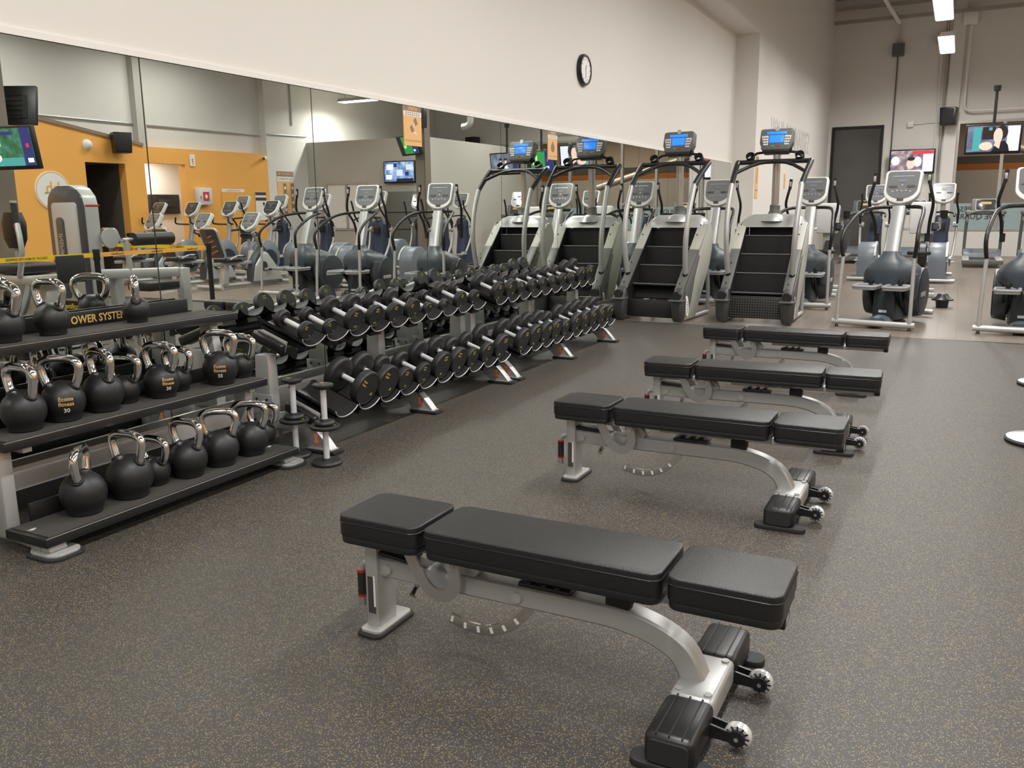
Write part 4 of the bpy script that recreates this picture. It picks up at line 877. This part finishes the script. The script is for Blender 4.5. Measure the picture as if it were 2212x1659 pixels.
# ------------------------------------------------------------------ elliptical cross trainers of the second row
def make_efx():
    t = empty('cross_trainer')
    for y, w_ in ((.0, .62), (1.75, .5)): MB().cyl((-w_/2, y, .05), (w_/2, y, .05), .035, n=12).build('base_bar', 'silver_light', t)
    MB().box((0, .9, .07), (.12, 1.7, .06), .01).build('base_spine', 'silver', t)
    d = MB().prism([(.30*math.cos(R(a))+.32, .40+.32*math.sin(R(a))) for a in range(0, 181, 12)]+[(.02, .08), (.62, .08)], -.15, .15, 'x', .02).build('drum_housing', 'bluegrey', t)
    MB().prism([(.312*math.cos(R(a))+.32, .40+.332*math.sin(R(a))) for a in range(10, 171, 12)]+[(.34*1+.28*math.cos(R(a)), .40+.28*math.sin(R(a))) for a in range(170, 9, -16)], .13, .165, 'x').build('drum_rim', 'silver_light', d)
    MB().loft([(.10, 0, 1.45, .16, .30), (.5, 0, 1.42, .15, .20), (.85, 0, 1.38, .13, .11), (1.12, 0, 1.34, .15, .09), (1.2, 0, 1.33, .09, .06)], 20).build('front_tower', 'navy', t)
    MB().box((0, 1.215, 1.0), (.14, .02, .16), .01).build('tower_recess', 'black', t)
    for s in (-1, 1):
        a = MB().tube([(s*.26, 1.34, .98), (s*.27, 1.30, 1.12), (s*.27, 1.15, 1.28), (s*.23, 1.05, 1.45), (s*.24, 1.0, 1.62)], .02, 10, 3).build('moving_arm', 'black', t)
        MB().tube([(s*.26, 1.36, 1.02), (s*.25, 1.30, .70), (s*.22, 1.12, .40)], .024, 10, 2).build('arm_lever', 'silver_light', a); MB().lathe([(0, -.05), (.05, -.045), (.05, .045), (0, .05)], 14, T4((s*.24, 1.36, 1.02), RY(90))).build('arm_pivot', 'silver_light', a)
        MB().tube([(s*.20, 1.15, .38), (s*.20, .75, .30), (s*.20, .32, .45 if s > 0 else .3)], .02, 8, 2, rect=(.035, .05)).build('foot_link', 'silver_light', t)
        p = MB().prism(rrect(.17, .38, .04, 4, s*.20, .88), .33, .35, 'z', .004).build('pedal', 'pedal', t); MB().box((s*.2, 1.05, .37), (.16, .03, .05), .008).build('toe_stop', 'pedal', p)
    MB().tube([(-.21, 1.0, 1.18), (-.19, 1.18, 1.24), (0, 1.26, 1.26), (.19, 1.18, 1.24), (.21, 1.0, 1.18)], .018, 10, 3).build('fixed_handle', 'black', t)
    MB().box((0, 1.34, 1.34), (.09, .07, .34), .015).build('console_neck', 'silver_light', t)
    add_console(t, (0, 1.30, 1.60), 24, s=.95)
    return t
efx = make_efx()
EFX = [(2.42, 17.4, 0, 'cross trainer with navy tower between the far door and the middle elliptical', ), (3.62, 17.3, 0, 'cross trainer with navy tower in front of the shop window, second row'), (5.3, 17.0, 0, 'cross trainer with navy tower right of the window television, seen in the mirror'),
       (5.35, 13.55, 0, 'cross trainer with navy tower beside the slim column, seen in the mirror'), (6.85, 13.55, 0, 'cross trainer with navy tower in front of the grey office, nearer the column'), (8.1, 14.9, 0, 'cross trainer with navy tower in the middle before the grey office'), (10.7, 14.9, 0, 'cross trainer with navy tower beside the members poster'), (11.9, 14.9, 0, 'cross trainer with navy tower beside the defibrillator case'), (9.4, 14.9, 0, 'cross trainer with navy tower in line with the office window'), (7.0, 17.2, 0, 'cross trainer of the back row nearer the blue monitor'), (8.3, 17.3, 0, 'cross trainer of the back row in front of the grey cabinet')]
for i, (x, y, rz, lab) in enumerate(EFX):
    a = efx if i == 0 else dup(efx)
    a.location = (x, y, 0); a.rotation_euler = (0, 0, R(rz)); tag(a, lab, 'cross trainer', 'cross trainers of the second row')

# ------------------------------------------------------------------ exercise bikes
def make_upright():
    t = empty('upright_bike')
    for y, w_ in ((0, .5), (1.05, .42)): MB().cyl((-w_/2, y, .05), (w_/2, y, .05), .036, n=12).build('base_bar', 'silver_light', t)
    MB().box((0, .52, .07), (.10, 1.0, .05), .01).build('base_spine', 'silver', t)
    b = MB().loft([(.09, 0, .60, .06, .28), (.3, 0, .66, .13, .36), (.52, 0, .68, .13, .36), (.70, 0, .68, .11, .27), (.80, 0, .70, .07, .12)], 28, 2.6).build('body_housing', 'bluegrey', t)
    for s in (-1, 1):
        d = MB().lathe([(0, 0), (.22, 0), (.215, .014), (0, .016)], 30, T4((s*.125, .64, .40), RY(90*s))).build('crank_disc', 'slate_dark', b)
        MB().box((s*.16, .64, .40+s*.08), (.02, .03, .18), .004).build('crank', 'silver_light', d); MB().box((s*.21, .64, .40+s*.17), (.09, .1, .03), .008).build('pedal', 'black', d); MB().box((s*.144, .60, .38), (.004, .2, .05), .002).build('badge', 'silver_light', d)
    MB().prism([(.05, .08), (.20, .08), (.30, .60), (.20, .62)], -.05, .05, 'x', .01).build('seat_stand', 'silver_light', t)
    MB().cyl((0, .24, .55), (0, .17, .86), .032, n=14).build('seat_post', 'silver', t)
    MB().loft([(.86, 0, .15, .06, .08), (.90, 0, .14, .135, .13), (.95, 0, .13, .13, .12), (.965, 0, .13, .10, .09)], 20, 2.4).build('seat', 'black', t)
    MB().tube([(0, .78, .72), (0, .86, 1.0), (0, .88, 1.32)], .05, 8, 0, rect=(.10, .08)).build('mast', 'silver', t)
    MB().tube([(-.22, .62, 1.30), (-.24, .62, 1.18), (-.24, .72, 1.15), (-.1, .86, 1.14), (.1, .86, 1.14), (.24, .72, 1.15), (.24, .62, 1.18), (.22, .62, 1.30)], .018, 10, 3).build('handlebar', 'black', t)
    MB().tube([(-.18, .98, 1.02), (0, .84, 1.0), (.18, .98, 1.02)], .02, 8, 2).build('bottle_tray', 'black', t)
    add_console(t, (0, .90, 1.46), 34, dark=True, s=.92)
    return t
ub = make_upright()
for i, (x, y, lab) in enumerate(((9.25, 13.4, 'upright exercise bike nearest the mirror in its row by the orange wall'), (10.45, 13.4, 'second upright exercise bike from the mirror, before the orange notice'), (11.6, 13.4, 'third upright exercise bike, in front of the white washroom opening'), (12.68, 13.4, 'upright exercise bike beside the dark passage'))):
    a = ub if i == 0 else dup(ub); a.location = (x, y, 0); tag(a, lab, 'exercise bike', 'upright bikes by the orange wall')
def make_recumbent():
    t = empty('recumbent_bike')
    MB().cyl((-.33, 0, .055), (.33, 0, .055), .036, n=12).build('rear_base_bar', 'silver_light', t); MB().cyl((-.26, 1.72, .055), (.26, 1.72, .055), .036, n=12).build('front_base_bar', 'silver_light', t)
    MB().cyl((0, 0, .06), (0, 1.7, .06), .036, n=12).build('base_spine', 'silver_light', t)
    MB().prism([(.95, .08), (1.72, .08), (1.62, .30), (1.36, .62), (1.25, .66), (1.02, .40)], -.11, .11, 'x', .035, 3).build('body_housing', 'silver_light', t)
    MB().tube([(0, 1.00, .10), (0, 1.02, .34), (0, 1.12, .52), (0, 1.30, .72)], .06, 8, 3, rect=(.17, .13)).build('body_arch', 'slate', t)
    for s in (-1, 1):
        d = MB().lathe([(0, 0), (.09, 0), (.085, .012), (0, .014)], 24, T4((s*.112, 1.22, .38), RY(90*s))).build('crank_disc', 'slate_dark', t); MB().box((s*.14, 1.22-s*.06, .32), (.02, .15, .03), .004).build('crank', 'silver_light', d); MB().box((s*.19, 1.22-s*.13, .31), (.09, .10, .04), .008).build('pedal', 'black', d)
        MB().tube([(s*.20, .62, .52), (s*.29, .58, .60), (s*.29, .40, .60), (s*.27, .28, .55)], .018, 8, 3).build('side_handle', 'silver_light', t); MB().cyl((s*.29, .60, .60), (s*.29, .42, .60), .022, n=10).build('hand_grip', 'black', t)
    MB().prism([(.25, .08), (.40, .08), (.42, .44), (.32, .46)], -.06, .06, 'x', .01).build('seat_stand', 'silver_light', t)
    MB().box((0, .55, .46), (.10, .85, .06), .01).build('seat_rail', 'silver', t)
    MB().box((0, .48, .53), (.40, .42, .09), .035, 3).build('seat', 'slate_dark', t)
    sb = empty('seat_back', (0, .24, .56)); sb.parent = t; sb.rotation_euler = (R(20), 0, 0)
    MB().prism(rrect(.44, .56, .08, 5, 0, .30), -.02, .02, 'y', .008).build('backrest_mesh', 'console_black', sb)
    fr = [(x, .0, z) for x, z in rrect(.45, .57, .08, 5, 0, .30)]; MB().tube(fr+[fr[0]], .022, 8, 0).build('backrest_frame', 'silver', sb)
    for k in range(4): MB().box((0, -.022, .14+k*.1), (.22-.03*k, .003, .022), .001, 1, RY(18)).build('print_mark', 'orange_print', sb, smooth=False)
    MB().tube([(0, 1.34, .62), (0, 1.22, .86), (0, 1.10, 1.02)], .04, 8, 0, rect=(.08, .07)).build('mast', 'silver', t)
    MB().tube([(-.20, .98, 1.02), (-.2, 1.08, .98), (0, 1.14, .96), (.2, 1.08, .98), (.20, .98, 1.02)], .017, 8, 3).build('handlebar', 'black', t)
    add_console(t, (0, 1.05, 1.21), 34, s=.95)
    return t
rb = make_recumbent()
for i, (x, y, lab) in enumerate(((8.18, 11.42, 'recumbent exercise bike nearest the mirror beside the last elliptical'), (9.42, 11.42, 'middle recumbent exercise bike of the three'), (10.82, 11.42, 'recumbent exercise bike farthest from the mirror, near the brown column'))):
    a = rb if i == 0 else dup(rb); a.location = (x, y, 0); a.rotation_euler = (0, 0, R(4)); tag(a, lab, 'exercise bike', 'recumbent bikes')

# ------------------------------------------------------------------ treadmills
def make_treadmill():
    t = empty('treadmill')
    MB().box((0, .9, .13), (.52, 1.7, .05), .01).build('running_deck', 'black_matt', t); MB().box((0, .04, .12), (.82, .08, .10), .02).build('rear_roller_cover', 'mid_grey', t)
    for s in (-1, 1):
        MB().box((s*.335, .95, .15), (.14, 1.85, .07), .015).build('side_rail', 'silver', t)
        MB().box((s*.36, 1.72, .03), (.08, .2, .06), .01).build('foot', 'black', t)
        MB().tube([(s*.38, 1.75, .2), (s*.38, 1.70, .7), (s*.37, 1.58, 1.18)], .04, 8, 0, rect=(.07, .05)).build('upright', 'mid_grey', t)
        MB().tube([(s*.37, 1.50, 1.14), (s*.37, 1.25, 1.03), (s*.36, 1.0, 1.0)], .025, 10, 2).build('handrail', 'mid_grey', t)
    MB().prism([(1.45, .12), (2.0, .12), (1.95, .30), (1.75, .36), (1.5, .26)], -.40, .40, 'x', .03, 3).build('motor_hood', 'bluegrey', t)
    MB().box((0, 1.50, 1.20), (.86, .26, .10), .04, 3).build('console_tray', 'mid_grey', t)
    c = empty('console', (0, 1.58, 1.36)); c.parent = t; c.rotation_euler = (R(-20), 0, 0)
    MB().box((0, 0, 0), (.62, .06, .34), .03, 3).build('console_shell', 'mid_grey', c); MB().box((0, -.033, .01), (.40, .008, .25), .01).build('face_panel', 'console_black', c); MB().box((0, -.038, .05), (.22, .004, .06)).build('readout', 'tan_print', c, smooth=False)
    fr = [(x, -.03, z) for x, z in rrect(.42, .27, .04, 4, 0, .01)]; MB().tube(fr+[fr[0]], .01, 6, 0).build('panel_frame', 'silver_light', c)
    MB().tube([(-.38, 1.30, 1.16), (-.2, 1.36, 1.22), (0, 1.38, 1.24), (.2, 1.36, 1.22), (.38, 1.30, 1.16)], .02, 8, 3).build('front_bar', 'mid_grey', t)
    return t
tm = make_treadmill()
for i, (x, y, lab) in enumerate(((4.45, 21.9, 'grey treadmill facing the shop window, behind the second cross trainer'), (5.6, 21.9, 'grey treadmill facing the shop window, next one to the right'), (1.75, 22.6, 'grey treadmill in front of the dark far door'), (2.95, 22.3, 'grey treadmill in front of the far pilaster'), (6.8, 21.8, 'grey treadmill facing the shop window, seen only in the mirror'), (7.95, 21.8, 'grey treadmill by the office block, seen only in the mirror'))):
    a = tm if i == 0 else dup(tm); a.location = (x, y, 0); tag(a, lab, 'treadmill', 'treadmills facing the window')
# ------------------------------------------------------------------ white-fronted ergometers
def make_ergometer():
    t = empty('arm_ergometer')
    MB().box((0, .25, .04), (.55, .10, .06), .015).build('base_bar', 'silver_light', t); MB().box((0, .62, .05), (.12, .9, .06), .01).build('base_spine', 'black', t); MB().box((0, 1.05, .04), (.5, .1, .06), .015).build('base_bar', 'silver_light', t)
    MB().box((0, .80, .62), (.14, .14, 1.1), .02).build('column', 'cream', t)
    MB().prism([(-.17, .95), (.17, .95), (.19, 1.38), (.15, 1.44), (-.15, 1.44), (-.19, 1.38)], .64, .76, 'y', .02, 3).build('front_shell', 'console_white', t)
    MB().box((.22, .60, 1.06), (.16, .05, .13), .01).build('monitor', 'black', t); MB().box((.22, .572, 1.065), (.11, .004, .075)).build('monitor_face', 'slate', t, smooth=False)
    w_ = MB().lathe([(0, -.06), (.20, -.06), (.22, -.04), (.22, .04), (.20, .06), (0, .06)], 28, T4((.05, .62, .62), RY(90))).build('flywheel', 'black', t); MB().lathe([(0, -.07), (.11, -.07), (.11, .07), (0, .07)], 24, T4((.05, .62, .62), RY(90))).build('flywheel_disc', 'cream', w_)
    for s in (-1, 1): MB().tube([(s*.10, .72, 1.05), (s*.24, .56, 1.02), (s*.26, .45, 1.10), (s*.25, .42, 1.2)], .018, 8, 3).build('hand_crank', 'chrome', t)
    MB().box((.0, .48, .66), (.34, .16, .06), .02).build('seat_pad', 'black', t)
    MB().lathe([(0, 0), (.05, 0), (.06, .13), (.052, .13), (.045, .01)], 16, T4((.30, .60, 1.18))).build('cup_holder', 'black', t)
    return t
er = make_ergometer()
for i, (x, y, lab) in enumerate(((1.98, 14.5, 'white-fronted arm ergometer with a small monitor behind the far stair climber'), (3.40, 14.4, 'white-fronted arm ergometer with a black cup holder behind the middle elliptical'))):
    a = er if i == 0 else dup(er); a.location = (x, y, 0); tag(a, lab, 'ergometer', 'white-fronted ergometers')
t = empty('rubber_bucket', (3.80, 13.25, 0), 0, 'small black rubber bucket with a wide rim on the floor behind the middle elliptical', 'bucket')
MB().lathe([(0, 0), (.075, 0), (.085, .09), (.13, .10), (.135, .115), (.085, .15), (.06, .19), (0, .2)], 22).build('shell', 'black', t); MB().lathe([(.128, .098), (.14, .10), (.14, .118), (.128, .116)], 22).build('rim', 'black_matt', t)

# ------------------------------------------------------------------ belt barriers
def make_stanchion():
    t = empty('belt_stanchion')
    b = MB().lathe([(0, .014), (.185, .014), (.185, .03), (.12, .045), (.05, .06), (0, .062)], 36).build('base', 'steel', t); MB().lathe([(0, 0), (.19, 0), (.195, .018), (.186, .024), (0, .02)], 36).build('base_ring', 'black_matt', b)
    MB().cyl((0, 0, .05), (0, 0, .88), .032, n=16).build('post', 'black', t); MB().cyl((0, 0, .87), (0, 0, .985), .04, n=16).build('belt_head', 'black', t); MB().cyl((0, 0, .985), (0, 0, .995), .042, n=16).build('cap', 'black_matt', t)
    return t
st = make_stanchion()
SPOT = [(4.90, 6.66, 'black belt stanchion beside the INSPIRATION machine, seen in the mirror'), (5.03, 8.47, 'black belt stanchion at the corner of the orange belt, seen in the mirror'), (8.9, 9.1, 'black belt stanchion beyond the brown column'), (4.75, 3.2, 'black belt stanchion at the end of the yellow lettered belt')]
for i, (x, y, lab) in enumerate(SPOT):
    a = st if i == 0 else dup(st); a.location = (x, y, .004); tag(a, lab, 'stanchion', 'belt stanchions')
for x, y, lab in ((4.46, 5.80, 'round steel floor base with a black rim at the right edge, nearer one'), (4.62, 7.72, 'round steel floor base with a black rim at the right edge, farther one')):
    t = empty('floor_base', (x, y, .004), 0, lab, 'base', 'steel floor bases')
    b = MB().lathe([(0, .014), (.185, .014), (.185, .03), (.12, .045), (.05, .06), (.04, .12), (0, .12)], 36).build('dome', 'steel', t); MB().lathe([(0, 0), (.19, 0), (.195, .018), (.186, .024), (0, .02)], 36).build('base_ring', 'black_matt', b)
def belt(p, q, m, label, words, dx=0):
    p, q = Vector((*p, .935)), Vector((*q, .935)); d = q-p; L = d.length; ang = math.atan2(d.y, d.x)
    t = empty('barrier_belt', (p+q)/2, ang, label, 'barrier belt')
    MB().box((0, 0, 0), (L-.09, .003, .05)).build('webbing', m, t, smooth=False)
    n = len(words)
    for i, wd in enumerate(words):
        for s in (-1, 1): text('belt_lettering', wd, .036, 'ink', t, ((i+.5)/n*L-L/2, -.002*s, 0), (PI/2, 0, 0 if s > 0 else PI), bold=.0006)
belt(SPOT[0][:2], SPOT[1][:2], 'ribbon_orange', 'orange barrier belt printed Econofitness between the two nearest stanchions', ['Econofitness']*3)
belt(SPOT[3][:2], SPOT[0][:2], 'ribbon_yellow', 'yellow barrier belt printed CIRCUIT 30 MINUTES EXPRESS', ['CIRCUIT 30 MINUTES EXPRESS']*2)
belt(SPOT[1][:2], SPOT[2][:2], 'ribbon_yellow', 'yellow barrier belt running back towards the brown column', ['Econofitness']*3)

# ------------------------------------------------------------------ circuit weight machines (seen in the mirror)
def pads(m, c, d, rot=None, bev=.03): return MB().box(c, d, bev, 3, rot)
t = empty('leg_extension_machine', (6.38, 7.42, .004), R(0), 'weight machine with a rounded grey tower lettered INSPIRATION, seen in the mirror', 'weight machine')
tw = [(-.34, .03), (.34, .03), (.34, 1.50), (.31, 1.62), (.22, 1.72), (.10, 1.76), (-.10, 1.76), (-.22, 1.72), (-.31, 1.62), (-.34, 1.50)]
MB().prism(tw, .0, .22, 'y', .03, 3).build('tower_shell', 'silver_light', t)
MB().prism([(x*1.0, z*.995) for x, z in tw], -.035, .01, 'y', .012, 2).build('tower_front_frame', 'console_black', t)
MB().prism(rrect(.50, 1.40, .06, 5, 0, .84), -.045, -.03, 'y', .006).build('front_panel', 'silver', t)
MB().prism(rrect(.16, 1.05, .06, 5, .10, .83), -.053, -.04, 'y', .006).build('stack_window', 'console_black', t)
text('maker_lettering', 'INSPIRATION', .10, 'silver_light', t, (.10, -.054, .85), (PI/2, PI/2, 0))
MB().box((0, .12, 1.50), (.70, .20, .02), .004).build('red_stripe', 'red', t)
text('foot_lettering', 'Econofitness', .10, 'yellow_print', t, (0, -.055, .20), YM, bold=.001); MB().box((0, -.047, .2), (.56, .012, .15)).build('foot_plate', 'black', t, smooth=False)
MB().tube([(-.30, .12, .62), (-.60, .40, .62), (-.98, .85, .62)], .04, 8, 0, rect=(.08, .12)).build('main_beam', 'silver', t)
for x, y in ((-1.0, .9), (-.36, .35)): MB().box((x, y, .34), (.13, .13, .66), .01).build('frame_post', 'silver', t)
MB().box((-.7, .65, .05), (.7, .7, .06), .01).build('frame_foot', 'silver', t)
r = MB().cyl((-.64, .45, 1.06), (-.62, 1.08, 1.06), .085, n=18).build('roller_pad', 'vinyl', t); MB().cyl((-.62, .30, 1.06), (-.63, 1.12, 1.06), .022, n=10).build('roller_axle', 'silver_light', r)
MB().tube([(-.62, .34, 1.06), (-.62, .36, .85), (-.60, .40, .62)], .03, 8, 0, rect=(.06, .05)).build('roller_arm', 'silver_light', t)
MB().prism(circ(.13, 20, .30, 1.05), .10, .13, 'x').xf(T4((-.50, -.0, .03))).build('cam_plate', 'silver_light', t)
pads(0, (-.95, .45, .47), (.42, .5, .12)).build('seat_pad', 'vinyl', t); pads(0, (-.5, 1.0, .40), (.3, .42, .1)).build('foot_pad', 'vinyl', t)
b = tag(MB().box((4.845, 6.28, .80), (.04, .34, .30), .01, 2, RZ(-2)).build('belt_banner', 'black_matt'), 'black banner hung on the yellow belt beside the stanchion', 'banner')
t = empty('hip_abductor_machine', (5.56, 6.2, .004), R(0), 'seated weight machine with a round black head pad, seen in the mirror', 'weight machine')
MB().box((0, 0, .68), (1.0, .5, .10), .02).build('main_beam', 'warm_metal', t)
for x in (-.4, .4): MB().box((x, 0, .35), (.12, .14, .66), .01).build('frame_post', 'silver', t)
MB().box((0, 0, .04), (1.0, .5, .07), .015).build('frame_foot', 'silver', t)
pads(0, (-.05, .0, .80), (.55, .46, .12), None, .04).build('seat_pad', 'vinyl', t); MB().loft([(1.02, .15, .05, .10, .06), (1.12, .15, .05, .17, .075), (1.30, .15, .05, .18, .08), (1.42, .15, .05, .12, .07)], 22, 2.5).build('head_pad', 'vinyl', t); MB().cyl((.15, .05, .82), (.15, .05, 1.05), .025, n=10).build('pad_post', 'silver', t)
for s in (-1, 1):
    a = MB().tube([(s*.20-.1, -.25, .72), (s*.34-.1, -.28, 1.0), (s*.26-.1, -.25, 1.30)], .03, 10, 2).build('lever_arm', 'silver', t); MB().cyl((s*.26-.1, -.25, 1.28), (s*.23-.1, -.24, 1.52), .032, n=12).build('hand_grip', 'black_matt', a); MB().cyl((s*.26-.1, -.25, 1.27), (s*.26-.1, -.25, 1.285), .036, n=12).build('grip_ring', 'red', a); MB().cyl((s*.23-.1, -.24, 1.52), (s*.23-.1, -.24, 1.545), .035, n=12).build('grip_cap', 'silver_light', a)
    MB().tube([(s*.4, -.2, .66), (s*.48, -.35, .42), (s*.46, -.45, .22)], .03, 8, 0, rect=(.06, .06)).build('foot_lever', 'mid_grey', t); MB().box((s*.46, -.47, .20), (.16, .24, .03), .006).build('foot_plate', 'black', t)
# a low flat seat machine between the benches and the barrier
